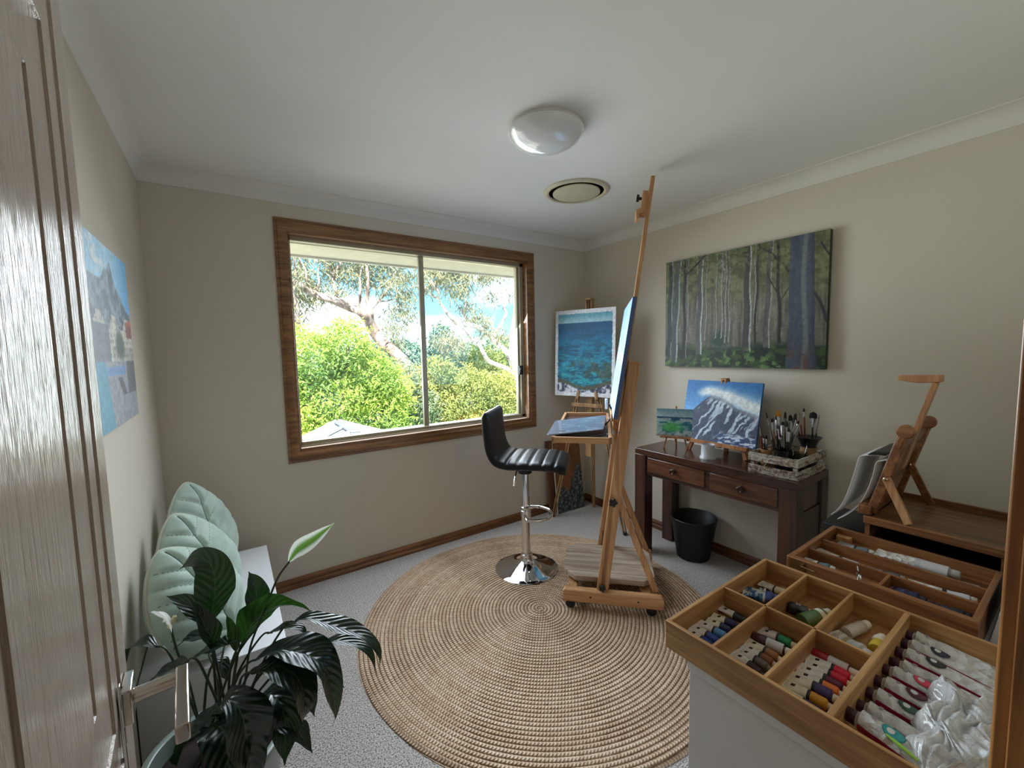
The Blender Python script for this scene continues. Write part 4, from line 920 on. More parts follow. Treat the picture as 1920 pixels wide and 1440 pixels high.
for i, (a, b, mt_, lb) in enumerate((((2.385, 1.075, tz+.012), (2.425, 1.045, tz+.085), plain((150, 152, 158), .25, .9, 'palette_knife_steel'), 'steel palette knife leaning at the front of the crate'), ((2.372, 1.03, tz+.012), (2.42, 1.02, tz+.095), plain((36, 44, 46), .4), 'dark marker pen leaning at the front of the crate'))):
    q = MB().tube([a, tuple(Vector(a).lerp(Vector(b), .5)), b], [.006, .006, .004], 8); tag(q.build('palette_knife' if i == 0 else 'marker_pen', mt_), lb, 'tool')

# forest painting on the right wall
def p_forest(u, v):
    n = vnoise(u*22, v*22, 51, 5); n2 = vnoise(u*60, v*60, 52, 3); n3 = vnoise(u*70, v*9, 53, 3); sh = v.shape
    c = lerp(C3(104, 100, 88), C3(122, 122, 96), sm(.3, .8, v)); c = lerp(c, C3(140, 136, 122), sm(.48, .7, n3)*.5); c = lerp(c, C3(50, 48, 42), sm(.5, .75, vnoise(u*90, v*4, 54))*.45)
    top = sm(.45, .75, v+.12*(n-.5)); c = lerp(c, lerp(C3(72, 76, 42), C3(118, 120, 78), sm(.4, .62, n)), top*.75)
    c = lerp(c, C3(150, 158, 148), np.exp(-(((u-.425)/.05)**2+((v-.84)/.14)**2))*sm(.35, .55, n)*.9)
    g = sm(.21+.03*np.sin(u*11)+.02*n, .15, v); fl_ = lerp(C3(22, 36, 22), C3(56, 78, 42), sm(.42, .66, n)); c = lerp(c, fl_, g)
    c = lerp(c, C3(34, 62, 50), np.clip(np.exp(-(((u-.405)/.05)**2+((v-.24)/.07)**2))*1.4*(.5+n), 0, 1))
    def trunk(c, ub, ut, w0, col, lt, side, v0, lw=.28, wob=.004, s=0):
        t = np.clip((v-v0)/(1-v0), 0, 1); x = ub+(ut-ub)*t+wob*np.sin(v*14+s); w = w0*(1.12-.3*t); d = (u-x)/w
        inside = (np.abs(d) < .5)*(v > v0-.02*np.abs(d)); col_ = lerp(np.array(col)*.8, np.array(col)*1.15, vnoise(u*90, v*14, 60+s, 3))
        c = np.where(inside[..., None], col_, c); l_ = inside*(d*side > .5-lw); return np.where(l_[..., None], np.array(lt)*(.9+.2*n2[..., None]), c)
    thin = [(.28, .285), (.305, .31), (.385, .385), (.44, .442), (.255, .25), (.62, .622), (.585, .582), (.17, .175), (.425, .42), (.465, .46)]
    for i, (a, b) in enumerate(thin): c = trunk(c, a, b, .012, (88, 86, 80), (150, 152, 146), 1 if i % 2 else -1, .22+.02*(i % 3), .5, .004, i)
    for a in ((.030, .045, .040, (52, 60, 62), (134, 150, 148), 1, .06), (.066, .104, .048, (76, 82, 84), (160, 172, 168), 1, .05), (.258, .272, .040, (84, 84, 84), (184, 192, 186), 1, .12), (.156, .153, .030, (36, 34, 34), (118, 118, 110), 1, .08), (.584, .578, .044, (66, 62, 60), (166, 168, 160), 1, .14), (.695, .708, .034, (88, 86, 84), (150, 152, 144), 1, .17), (.628, .640, .014, (46, 42, 38), (96, 94, 86), -1, .2), (.770, .742, .020, (40, 37, 34), (84, 80, 72), -1, .2)):
        c = trunk(c, *a, .20, .004, int(a[0]*100))
    def limb_(c, pts, w, col):
        for (xa, ya), (xb, yb) in zip(pts, pts[1:]):
            L2 = (xb-xa)**2+(yb-ya)**2; t = np.clip(((u-xa)*(xb-xa)+(v-ya)*(yb-ya))/L2, 0, 1); d = np.hypot((u-xa-t*(xb-xa))*1.3, v-ya-t*(yb-ya)); c = np.where((d < w)[..., None], np.array(col), c)
        return c
    c = limb_(c, [(.168, .86), (.24, .93), (.303, 1.0)], .010, (46, 40, 36)); c = limb_(c, [(.14, .99), (.158, .86)], .009, (44, 40, 36))
    c = limb_(c, [(.748, .6), (.70, .72), (.695, .76)], .005, (48, 44, 38)); c = limb_(c, [(.742, .86), (.72, .90), (.647, .97)], .006, (50, 46, 40)); c = limb_(c, [(.729, .869), (.778, .814), (.815, .72)], .008, (46, 42, 38)); c = limb_(c, [(.755, .5), (.81, .62)], .004, (50, 46, 42))
    lf = sm(.53, .6, vnoise(u*70, v*60, 57, 3))*sm(.72, .92, v+.10*sm(.6, .8, u)); c = lerp(c, lerp(C3(58, 66, 36), C3(136, 142, 96), n2), lf*.8)
    x = .870+.012*(1-v); w = .118+.02*(1-v)+.02*sm(.25, 0, v); d = (u-x)/w; ins = np.abs(d) < .5; col_ = lerp(C3(58, 66, 84), C3(84, 90, 102), vnoise(u*60, v*12, 58, 4)); col_ = lerp(col_, C3(120, 128, 122), sm(.14, .05, np.abs(d-.12-.05*np.sin(v*7)))*.75); col_ = lerp(col_, C3(96, 58, 50), sm(.22, .05, v)*sm(.45, .6, vnoise(u*80, v*20, 59, 3))*.8); col_ = lerp(col_, C3(44, 44, 50), sm(.3, .5, d)*.5)
    c = np.where(ins[..., None], col_, c); c = limb_(c, [(.938, .56), (.965, .50), (.985, .42), (1.0, .35)], .010, (44, 42, 46)); c = limb_(c, [(.96, .92), (1.0, .82)], .006, (44, 44, 44))
    fern = sm(.54, .64, vnoise(u*34, v*26, 61, 4))*sm(.16, .06, v+.05*np.sin(u*9))*(u < .78); return lerp(c, lerp(C3(66, 104, 48), C3(130, 156, 92), n2), fern*.9)
Mp = frame((0, -1, 0), (1, 0, 0), (XR-.036, 1.414, 1.300))
canvas('forest_painting', 'large eucalypt forest painting hanging on the right wall', Mp, 1.012, .758, .034, p_forest, 330, 250, plain((62, 70, 52), .7, 0, 'forest_canvas_edge', var=.2))
# village painting on the left wall
def p_vill(u, v):
    n = vnoise(u*18, v*18, 71, 5); n2 = vnoise(u*50, v*50, 72, 3); c = lerp(C3(150, 196, 222), C3(88, 166, 214), sm(.6, 1, u)); c = lerp(c, C3(206, 214, 216), sm(.52, .66, n)*sm(.75, .4, u))
    rd = .80+.12*np.exp(-((u-.62)/.05)**2)+.07*np.exp(-((u-.52)/.06)**2)-.14*sm(.66, 1, u)+.02*(n-.5)
    mt = lerp(C3(74, 86, 100), C3(128, 142, 156), sm(.35, .65, n)); mt = lerp(mt, C3(52, 60, 66), sm(.55, .7, n2)*sm(.70, .58, v)*sm(.4, .55, u)); c = lerp(c, mt, np.clip((rd-v)/.01, 0, 1))
    bd_ = ((v < .60+.05*np.floor(np.sin(u*23)*2)/2)*(v > .36)); bc = lerp(C3(150, 146, 136), C3(208, 202, 186), vnoise(np.floor(u*11)*1.7, np.floor(v*9)*1.3, 73, 1)); bc = np.where(((np.mod(u*34, 1) < .3)*(np.mod(v*26, 1) < .45)*(n2 > .45))[..., None], C3(78, 76, 74), bc); c = np.where(bd_[..., None], bc, c)
    c = np.where(((u > .86)*(v > .50)*(v < .60+.05*(u-.86)*4))[..., None], lerp(C3(128, 70, 56), C3(186, 104, 72), sm(.56, .62, v)), c)
    c = lerp(c, lerp(C3(34, 46, 40), C3(66, 84, 66), n2), np.clip(1.3-((u-.70)/.10)**2-((v-.45)/.09)**2, 0, 1)); c = lerp(c, lerp(C3(60, 70, 82), C3(98, 108, 122), n), ((u < .50)*(v < .56)*(v > .34))*.8)
    q = v < .36; st = lerp(C3(104, 108, 116), C3(162, 164, 168), vnoise(u*60, v*60, 74, 3)); st = lerp(st, C3(64, 62, 66), ((u > .80)*(v > .16))*.7); st = np.where(((np.abs(v-(.31-.0*u)) < .025)*(u < .76))[..., None], C3(90, 130, 176), st); st = np.where((((u-.66)*1.2+(v-.20) < .09)*((u-.66)*1.2+(v-.20) > -.02)*(v < .27)*(v > .16))[..., None], C3(74, 72, 78), st)
    st = lerp(st, C3(64, 140, 164), sm(.03, 0., u-.36-.25*(.36-v))); return np.where(q[..., None], st, c)
Mv = frame((0, 1, 0), (-1, 0, 0), (XL+.032, 1.705, 1.236))
canvas('village_painting', 'painting of a lakeside village and blue mountains on the left wall', Mv, .70, .548, .030, p_vill, 170, 140, plain((120, 140, 156), .7, 0, 'village_canvas_edge'))

# ------------------------------------------------------------------ white bench with leaf cushions
M_WHITE = plain((226, 226, 228), .42, 0, 'white_laminate', var=.02)
b = thing('white_bench', 'low white cube bench along the left wall', 'bench', (-.313, 1.735, 0))
bw, blen, bh = .433, .965, .360
MB().box(0, bw, 0, blen, bh-.036, bh).build('bench_top', M_WHITE, b, bevel=.002)
m = MB(); m.box(0, bw, 0, .034, 0, bh-.036); m.box(0, bw, blen-.034, blen, 0, bh-.036); m.box(0, bw, blen/2-.009, blen/2+.009, .034, bh-.036); m.box(0, bw, .034, blen-.034, 0, .034); m.box(0, .012, .034, blen-.034, .034, bh-.036)
m.build('bench_carcass', M_WHITE, b, bevel=.0015)
def m_linen():
    N = NT('mint_linen'); x, y, z = N.xyz(N.obj()); wv = N.noise(N.obj(), 380, 2); g = N.noise(N.obj(), 7, 4, .6)
    return N.fin(N.ramp(g, [(.3, (164, 188, 174)), (.7, (196, 214, 202))]), .9, N.bump(N.ma('ADD', wv, N.ma('MULTIPLY', g, 2.)), .35, .004), Sheen_Weight=.3, Specular_IOR_Level=.15)
M_MINT = m_linen(); M_PIPE = plain((120, 138, 126), .9, 0, 'sage_piping'); M_PIPEL = plain((196, 196, 180), .9, 0, 'pale_seam')
def leaf_cushion(label, M, Ln, Wd, th, seed):
    """leaf shaped cushion: local x across, y along (stem to tip), z = front"""
    t = thing('leaf_cushion', label, 'cushion', M=M, group='leaf cushions on the bench')
    def hw(s): return Wd/2*(math.sin(PI*min(max(s, 0), 1)**.80)**.62 if 0 < s < 1 else 0)
    rn = random.Random(seed); ph = rn.random()*6
    def vein(x, y, s):
        d = abs(x)/.010; f = math.exp(-d*d)
        for k in range(5):
            sv = .10+.16*k; yy = (s-sv)*Ln-abs(x)*.75; f = max(f, .85*math.exp(-(yy/.010)**2))
        return f
    def wrk(x, s): return 1+.12*math.sin(8*x/Wd+ph)*math.sin(6*s+ph)+.06*math.sin(15*s+5*x/Wd+ph)+.05*math.sin(13*x/Wd-11*s)
    for sgn, nm in ((1, 'cushion_front'), (-1, 'cushion_back')):
        def fn(u, v):
            s = .5-.5*math.cos(PI*v); w_ = hw(s); a = (2*u-1); x = w_*a
            e = max(0., (1-a*a))**.55*math.sin(PI*s)**.5 if 0 < s < 1 else 0
            z = th*e*wrk(x, s)
            if sgn > 0: z -= .016*vein(x, 0, s)*min(1, e*1.6)
            return (x, (s-.5)*Ln, sgn*z)
        m = MB(); m.grid(fn, 56, 64); m.build(nm, M_MINT, t, ang=180, flip=(sgn < 0))
    rim = [(hw(.5-.5*math.cos(PI*k/40))*1.0, (-.5*math.cos(PI*k/40))*Ln, 0) for k in range(41)]
    loop = rim+[(-x, y, z) for x, y, z in rim[::-1]]
    MB().tube(loop, .0045, 6).build('edge_piping', M_PIPEL, t)
    def zat(x, s):
        w_ = max(hw(s), 1e-4); a = min(1, abs(x)/w_); e = max(0., 1-a*a)**.55*math.sin(PI*s)**.5; return th*e*wrk(x, s)-.0145*min(1, e*1.6)
    m = MB(); m.tube([(0, (s-.5)*Ln, zat(0, s)) for s in [.03+.94*k/30 for k in range(31)]], .0035, 6)
    for k in range(5):
        for sx in (-1, 1):
            pts = []
            for q in range(12):
                x = sx*q/11*Wd*.46; s = .10+.16*k+abs(x)*.75/Ln
                if s < .97 and abs(x) < hw(s)*.96: pts.append((x, (s-.5)*Ln, zat(x, s)))
            if len(pts) > 3: m.tube(pts, .003, 6)
    m.build('vein_seams', M_PIPE, t); xs_ = [(M @ v.co).x for o_ in t.children for v in o_.data.vertices]; t.location.x += max(0, XL+.004-min(xs_)); return t
def stand(c, yaw, lean, roll=0.):
    """cushion standing: y local up, front normal turned yaw from +x towards -y, leaning back"""
    n = Vector((math.cos(yaw), math.sin(yaw), 0)); up = Vector((0, 0, 1)); n2 = (n*math.cos(lean)+up*math.sin(lean)); u2 = (up*math.cos(lean)-n*math.sin(lean)); x = u2.cross(n2)
    M = Matrix((x, u2, n2)).transposed().to_4x4(); M.translation = Vector(c); return M @ Matrix.Rotation(roll, 4, 'Z')
leaf_cushion('mint green leaf cushion in front, largest in view, behind the potted plant', stand((-.150, 1.872, .560), rad(-36), rad(27), rad(8)), .43, .38, .078, 1)
leaf_cushion('mint green leaf cushion in the middle of the row on the bench', stand((-.150, 2.125, .582), rad(-36), rad(22), rad(3)), .46, .38, .070, 2)
leaf_cushion('mint green leaf cushion at the back, in the corner under the window wall', stand((-.150, 2.440, .602), rad(-34), rad(18), rad(-5)), .50, .40, .070, 3)

# ------------------------------------------------------------------ potted peace lily
M_POT = plain((140, 154, 144), .4, 0, 'sage_glazed_pot', var=.04, Coat_Weight=.3)
pl_ = thing('potted_peace_lily', 'peace lily with dark glossy leaves in a sage pot by the door', 'plant', (-.098, 1.443, 0))
MB().lathe([(0, .0), (.138, 0), (.146, .006), (.166, .270), (.174, .276), (.178, .288), (.176, .300), (.168, .303), (.158, .298), (.152, .270), (.13, .05), (0, .04)], 64, cap=False).build('pot', M_POT, pl_, ang=50)
MB().lathe([(0, .262), (.06, .265), (.11, .258), (.1525, .25)], 32, cap=False).build('soil', NT('x').fin((.02, .014, .01, 1), 1.) if False else plain((44, 34, 28), .98, 0, 'potting_soil', var=.5), pl_)
def m_lily(nm, a, b, rough=.28):
    N = NT(nm); uv = N.n('ShaderNodeAttribute', attribute_name='leafuv').outputs['Vector']; x, y, z = N.xyz(uv)
    ax = N.ma('ABSOLUTE', x); ph = N.ma('SUBTRACT', N.ma('MULTIPLY', y, 26.), N.ma('MULTIPLY', ax, 7.)); w_ = N.ma('ADD', .5, N.ma('MULTIPLY', N.ma('SINE', N.ma('MULTIPLY', ph, 2.2)), .5)); mid = N.ma('LESS_THAN', ax, .035)
    g = N.noise(N.obj(), 14, 3); c = N.ramp(N.ma('ADD', N.ma('MULTIPLY', g, .7), N.ma('MULTIPLY', w_, .3)), [(.3, a), (.7, b)]); c = N.mix(N.ma('MULTIPLY', mid, .5), c, lin((70, 96, 66)))
    hgt = N.ma('ADD', w_, N.ma('MULTIPLY', mid, -2.))
    p = N.n('ShaderNodeBsdfPrincipled', {'Base Color': c, 'Roughness': rough, 'Specular IOR Level': .55, 'Normal': N.bump(hgt, .55, .003)}); t = N.n('ShaderNodeBsdfTranslucent', {'Color': N.mix(.5, c, lin((60, 120, 30)))})
    mx_ = N.n('ShaderNodeMixShader', {0: .12, 1: p.outputs[0], 2: t.outputs[0]}); N.t.links.new(mx_.outputs[0], N.o.inputs[0]); return N.m
M_LILY = m_lily('dark_lily_leaf', (15, 26, 20), (28, 42, 34)); M_LILYG = m_lily('green_lily_leaf', (28, 62, 18), (52, 92, 26), .4)
M_STEM = plain((38, 56, 32), .5, 0, 'lily_stem')
def lily_leaf(pts, hw, mat, seed, fold=.35, name='leaf', side=None, tipk=1.0, wav=.10):
    P = cat_rom(pts, 7); n = len(P)-1; o0 = Vector(pl_.location); rn = random.Random(seed); ph = rn.random()*6; rows = []; m = MB(); uv = []; K = 8; prev = None
    L = sum((P[i+1]-P[i]).length for i in range(n)); acc_ = 0
    for i, p in enumerate(P):
        tg = (P[min(i+1, n)]-P[max(i-1, 0)]).normalized()
        if i: acc_ += (P[i]-P[i-1]).length
        s = acc_/L; up = Vector((0, 0, 1)) if side is None else Vector(side)
        if prev is None: sd = tg.cross(up); sd = sd if sd.length > .05 else Vector((1, 0, 0))
        else: sd = prev-tg*prev.dot(tg)
        if prev is not None and side is None:
            h = tg.cross(up)
            if h.length > .3: sd = sd.normalized()*.75+h.normalized()*.25*(1 if h.dot(sd) > 0 else -1)
        sd.normalize(); prev = sd.copy(); nm = sd.cross(tg).normalized()
        w_ = hw*(min(1, s/.32)**.75)*(1-max(0, (s-.42)/.58)**1.6)*1.05; w_ = max(w_, .0012)
        if s > .86: w_ = max(.0012, w_*(1-(s-.86)/.14*.6))
        for k in range(K+1):
            a = 2*k/K-1; zz = abs(a)*fold*w_+wav*w_*math.sin(s*17+ph+a*2)*abs(a)-.25*fold*w_*a*a
            m.v.append(tuple(p+sd*(a*w_)+nm*zz-o0)); uv.append((a, s*L/.25, 0))
    for i in range(n):
        for k in range(K): m.f.append((i*(K+1)+k, i*(K+1)+k+1, (i+1)*(K+1)+k+1, (i+1)*(K+1)+k)); m.mi.append(0)
    o = m.build(name, mat, pl_, ang=180); at = o.data.attributes.new('leafuv', 'FLOAT_VECTOR', 'POINT'); at.data.foreach_set('vector', np.array(uv, np.float32).ravel()); return o
LV = [('up', [(-.091, 1.544, .625), (-.078, 1.542, .707), (-.074, 1.546, .765), (-.084, 1.556, .804), (-.117, 1.58, .82), (-.163, 1.608, .787)], .050, .3), ('upL', [(-.107, 1.53, .627), (-.126, 1.547, .671), (-.155, 1.57, .699), (-.197, 1.6, .717)], .026, .4),
 ('fold', [(-.089, 1.487, .559), (-.094, 1.495, .602), (-.11, 1.51, .651), (-.127, 1.528, .71)], .028, .8), ('cen', [(-.039, 1.432, .597), (-.071, 1.453, .589), (-.107, 1.476, .574), (-.146, 1.501, .553)], .034, .35),
 ('low', [(-.142, 1.44, .583), (-.18, 1.465, .566), (-.219, 1.489, .543), (-.255, 1.51, .508)], .034, .35), ('rup', [(.038, 1.503, .618), (.031, 1.513, .673), (.028, 1.519, .715), (.014, 1.533, .755)], .034, .35),
 ('sml', [(-.034, 1.46, .551), (-.039, 1.468, .594), (-.045, 1.476, .631), (-.051, 1.483, .664)], .017, .7), ('grn', [(-.017, 1.485, .552), (.024, 1.466, .633), (.087, 1.426, .67), (.137, 1.391, .664), (.172, 1.365, .643)], .050, .5),
 ('long', [(.11, 1.393, .618), (.152, 1.366, .636), (.211, 1.323, .612), (.29, 1.266, .577), (.325, 1.237, .527), (.327, 1.23, .473)], .033, .5), ('sec', [(.162, 1.383, .51), (.213, 1.351, .541), (.261, 1.318, .538), (.308, 1.283, .506), (.326, 1.264, .439)], .024, .4),
 ('mid', [(.049, 1.489, .553), (.1, 1.456, .574), (.141, 1.427, .568), (.155, 1.415, .534)], .020, .5), ('m1', [(.008, 1.394, .543), (.068, 1.356, .573), (.133, 1.311, .563), (.182, 1.273, .515), (.198, 1.25, .396), (.189, 1.251, .346)], .058, .4),
 ('m2', [(-.001, 1.34, .546), (.063, 1.298, .563), (.11, 1.262, .524), (.12, 1.247, .441), (.101, 1.254, .387)], .060, .4), ('m3', [(.071, 1.411, .529), (.126, 1.375, .552), (.178, 1.336, .51), (.233, 1.289, .418)], .044, .4),
 ('m4', [(.025, 1.357, .534), (.076, 1.322, .522), (.13, 1.279, .461), (.144, 1.262, .392)], .044, .4), ('br', [(.028, 1.296, .429), (.064, 1.27, .409), (.1, 1.243, .383), (.128, 1.218, .327)], .033, .4),
 ('fg', [(-.077, 1.257, .539), (-.05, 1.242, .563), (-.025, 1.22, .517), (-.016, 1.201, .387), (-.021, 1.197, .306)], .066, .35), ('fg2', [(-.067, 1.318, .481), (-.104, 1.341, .46), (-.155, 1.371, .404), (-.184, 1.383, .332)], .055, .35),
 ('bk1', [(-.08, 1.599, .526), (-.114, 1.624, .54), (-.165, 1.657, .528), (-.207, 1.683, .491)], .034, .4), ('bk2', [(-.099, 1.629, .451), (-.079, 1.613, .424), (-.067, 1.6, .38)], .026, .4),
 ('fl', [(-.217, 1.553, .588), (-.255, 1.58, .604), (-.288, 1.602, .589), (-.305, 1.61, .535)], .023, .4), ('m5', [(.106, 1.4, .537), (.149, 1.373, .561), (.182, 1.349, .552)], .028, .4),
 ('z1', [(-.11, 1.34, .44), (-.07, 1.27, .47), (-.06, 1.20, .43), (-.075, 1.16, .35)], .055, .4), ('z2', [(.0, 1.38, .43), (.05, 1.33, .46), (.07, 1.27, .42), (.06, 1.22, .33)], .05, .4)]
SIDE = {'up': (.55, .1, .8), 'm1': (-.2, .4, .9), 'grn': (-.4, -.55, .6)}
rn = random.Random(4)
for i, (nm, P, hw, fo) in enumerate(LV):
    lily_leaf(P, hw, M_LILYG if nm in ('grn', 'sml') else M_LILY, i, fo, side={'grn': (.3, .5, .9), 'up': (.15, -.85, .5), 'rup': (.2, -.8, .4), 'upL': (.1, -.6, .8), 'fold': (.5, -.7, .3)}.get(nm))
    a = Vector(P[0]); d = (Vector(P[1])-a).normalized(); ang_ = rn.random()*6.3; b0 = Vector((-.098+.05*math.cos(ang_), 1.443+.05*math.sin(ang_), .255)); md = b0.lerp(a, .55)+Vector((0, 0, .05)); o0 = Vector(pl_.location)
    MB().tube([p-o0 for p in cat_rom([b0, md, a-d*.02, a+d*.02], 5)], [.0042-.0016*k/15 for k in range(16)], 7).build('stem', M_STEM, pl_)
def spathe(pts, hw, cols, nm, sd, cup):
    N = NT(nm); uv = N.n('ShaderNodeAttribute', attribute_name='leafuv').outputs['Vector']; x, y, z = N.xyz(uv); ax = N.ma('ABSOLUTE', x)
    c = N.ramp(N.ma('ADD', ax, N.ma('MULTIPLY', N.noise(N.obj(), 30, 2), .2)), [(.35, cols[0]), (.75, cols[1])]); p = N.n('ShaderNodeBsdfPrincipled', {'Base Color': c, 'Roughness': .45}); t = N.n('ShaderNodeBsdfTranslucent', {'Color': c}); mx_ = N.n('ShaderNodeMixShader', {0: .35, 1: p.outputs[0], 2: t.outputs[0]}); N.t.links.new(mx_.outputs[0], N.o.inputs[0])
    return lily_leaf(pts, hw, N.m, 3, cup, 'flower_spathe', sd, wav=.03)
o0 = Vector(pl_.location)
spathe([(.118, 1.441, .790), (.148, 1.424, .832), (.192, 1.398, .864), (.246, 1.366, .912)], .024, ((96, 140, 52), (226, 232, 222)), 'green_white_spathe', (-.55, -.75, .35), .5)
MB().tube([Vector(p)-o0 for p in cat_rom([(-.06, 1.45, .26), (-.02, 1.475, .42), (.005, 1.47, .548), (.05, 1.45, .662), (.086, 1.435, .752), (.122, 1.438, .795)], 6)], .0032, 8).build('stem', M_STEM, pl_)
spathe([(-.186, 1.535, .640), (-.180, 1.520, .672), (-.196, 1.535, .700), (-.232, 1.562, .700)], .034, ((228, 230, 226), (240, 240, 238)), 'white_spathe', (-.5, -.6, .6), .55)
MB().lathe([(0, 0), (.006, .004), (.007, .02), (.005, .036), (0, .040)], 12, Matrix.Translation(Vector((-.190, 1.520, .655))-o0) @ Matrix.Rotation(rad(28), 4, 'Y')).build('spadix', plain((206, 204, 160), .7), pl_)
MB().tube([Vector(p)-o0 for p in cat_rom([(-.12, 1.46, .26), (-.14, 1.48, .40), (-.155, 1.502, .5), (-.176, 1.524, .579), (-.186, 1.535, .645)], 6)], .0032, 8).build('stem', M_STEM, pl_)
# ------------------------------------------------------------------ white cabinet by the door and what lies on it
CT = .690
M_CAB = plain((214, 212, 210), .5, 0, 'white_cabinet_board', var=.02)
cb = thing('white_cabinet', 'white drawer cabinet standing against the door wall, right of the doorway', 'cabinet', (.872, .052, 0))
cw, cd_ = 1.42, .490
MB().box(-.004, cw+.004, 0, cd_+.004, CT-.022, CT).build('cabinet_top', M_CAB, cb, bevel=.0015)
m = MB(); m.box(0, .018, 0, cd_, 0, CT-.022); m.box(cw-.018, cw, 0, cd_, 0, CT-.022); m.box(.018, cw-.018, 0, .012, .06, CT-.022); m.box(.018, cw-.018, .012, cd_-.03, .05, .068); m.box(cw/2-.009, cw/2+.009, .012, cd_-.02, .068, CT-.022)
m.build('cabinet_carcass', M_CAB, cb, bevel=.001)
for c in range(2):
    for r_ in range(3):
        xa = .020+c*(cw/2-.01); za = .072+r_*.199
        d = MB().box(xa, xa+cw/2-.031, cd_-.020, cd_, za, za+.195).build('drawer', M_CAB, cb, bevel=.0015)
        MB().box(xa+.28, xa+.40, cd_, cd_+.014, za+.150, za+.162).build('drawer_handle', M_SATIN, d, bevel=.002)

M_OAK = wood('honey_oak_tray', (156, 114, 68), (190, 148, 98), 'X', 1.1, .5, .1, (128, 90, 52))
M_OAKY = wood('honey_oak_tray_along', (156, 114, 68), (190, 148, 98), 'Y', 1.1, .5, .1, (128, 90, 52))
tr = thing('paint_tray', 'honey coloured wooden tray with seven compartments on the white cabinet', 'tray', (.866, .050, CT))
TX, TY, TH = .521, .555, .070; w_ = .010
MB().box(.002, TX-.002, .002, TY-.002, 0, .006).build('tray_base', M_OAK, tr)
MB().box(0, w_, 0, TY, 0, TH).build('side_panel', M_OAKY, tr, bevel=.0015); MB().box(TX-w_, TX, 0, TY, 0, TH).build('side_panel', M_OAKY, tr, bevel=.0015)
MB().box(w_, TX-w_, 0, w_, 0, TH).build('side_panel', M_OAK, tr, bevel=.0015); MB().box(w_, TX-w_, TY-w_, TY, 0, TH).build('side_panel', M_OAK, tr, bevel=.0015)
for yy, th_ in ((.437, .007), (.326, .007), (.214, .011)):
    MB().box(w_, TX-w_, yy-th_/2, yy+th_/2, .006, TH-.001).build('divider', M_OAK, tr, bevel=.001)
MB().box(TX/2-.0035, TX/2+.0035, .2195, TY-w_, .006, TH-.001).build('divider', M_OAKY, tr, bevel=.001)

# --- paint tubes
PT_ = {}
def pm(c, rough=.4, metal=0., **k): return plain(c, rough, metal, **k)
def m_tubebody(name, base, ink):
    """white tube print: small black square near the crimp and faint grey text rows"""
    N = NT(name); x, y, z = N.xyz(N.obj()); n = N.noise(N.map(N.obj(), (120, 700, 1)), 1., 2, .7)
    sq = N.ma('MULTIPLY', N.ma('MULTIPLY', N.ma('GREATER_THAN', x, .010), N.ma('LESS_THAN', x, .018)), N.ma('LESS_THAN', N.ma('ABSOLUTE', y), .0045))
    tx = N.ma('MULTIPLY', N.ma('MULTIPLY', N.ma('GREATER_THAN', n, .58), N.ma('GREATER_THAN', x, .022)), N.ma('MULTIPLY', N.ma('LESS_THAN', x, .046), N.ma('LESS_THAN', N.ma('ABSOLUTE', y), .006)))
    g = N.noise(N.obj(), 40, 2); c = N.ramp(g, [(.3, tuple(v*.93 for v in base)), (.7, base)])
    c = N.mix(N.ma('MULTIPLY', tx, .55), c, lin(ink)); c = N.mix(sq, c, lin((24, 22, 26))); return N.fin(c, .38, N.bump(N.noise(N.obj(), 70, 3), .25, .002))
TB_W = m_tubebody('white_tube_print', (232, 229, 225), (120, 116, 120)); TB_C = m_tubebody('cream_tube_print', (228, 222, 200), (140, 130, 110)); TB_P = m_tubebody('pale_pink_tube_print', (222, 208, 208), (120, 100, 110))
def lie(a, b): 
    a, b = Vector(a), Vector(b); d = b-a; return math.atan2(d.y, d.x), d.length
def paint_tube(label, a, b, R, body, band, cap, z=CT+.0065, ring=(34, 34, 36), group='small paint tubes in the tray', roll=0., split=.56, pitch=0., squash=1., name='paint_tube', crush=0):
    """tube lying from crimped end a to cap end b"""
    ang_, L = lie((*a, 0), (*b, 0)); t = thing(name, label, 'paint tube', group=group, M=Matrix.Translation((a[0], a[1], z)) @ Matrix.Rotation(ang_, 4, 'Z') @ Matrix.Rotation(-pitch, 4, 'Y'))
    cl = R*1.15; bl_ = L-cl
    def sec(s):
        k = min(1, s/.55)**.8 if s < .55 else 1
        wy = R*(1.42-.42*k); wz = R*(.10+.90*k)*squash
        if crush: wz *= 1-.35*crush*abs(math.sin(s*9+crush*3))
        return wy, wz
    def part(s0, s1, nm, mat, grow=1.0, n=10):
        m = MB()
        def fn(u, v):
            s = s0+(s1-s0)*v; wy, wz = sec(s); aa = 2*PI*u; off = crush*R*.4*math.sin(s*7+crush)
            return (s*bl_, wy*grow*math.cos(aa)+off, R*squash+wz*grow*math.sin(aa))
        m.grid(fn, 20, n, closeu=True)
        if s1 >= 1: m.lathe([(R*.98, 0), (R*.5, R*.35), (R*.42, R*.5)], 18, Matrix.Translation((bl_, crush*R*.4*math.sin(7+crush), R*squash)) @ Matrix.Rotation(PI/2, 4, 'Y') @ Matrix.Diagonal((squash, 1, 1, 1)))
        return m.build(nm, mat, t, ang=60)
    part(0, split, 'tube_body', body)
    part(split, split+.08, 'ring_band', pm(ring), 1.012, 3)
    part(split+.08, 1.0, 'colour_band', pm(band), 1.004, 5)
    m = MB(); Q = Matrix.Translation((bl_, crush*R*.4*math.sin(7+crush), R*squash)) @ Matrix.Rotation(PI/2, 4, 'Y') @ Matrix.Diagonal((min(1, squash*1.2), 1, 1, 1))
    m.lathe([(R*.55, R*.25), (R*.66, R*.3), (R*.62, cl*.92), (R*.5, cl), (0, cl)], 16, Q); m.build('tube_cap', pm(cap), t, ang=50)
    m = MB(); m.box(-.005, .006, -R*1.42, R*1.42, R*squash-.0012, R*squash+.0012); m.build('crimped_end', body, t)
    return t
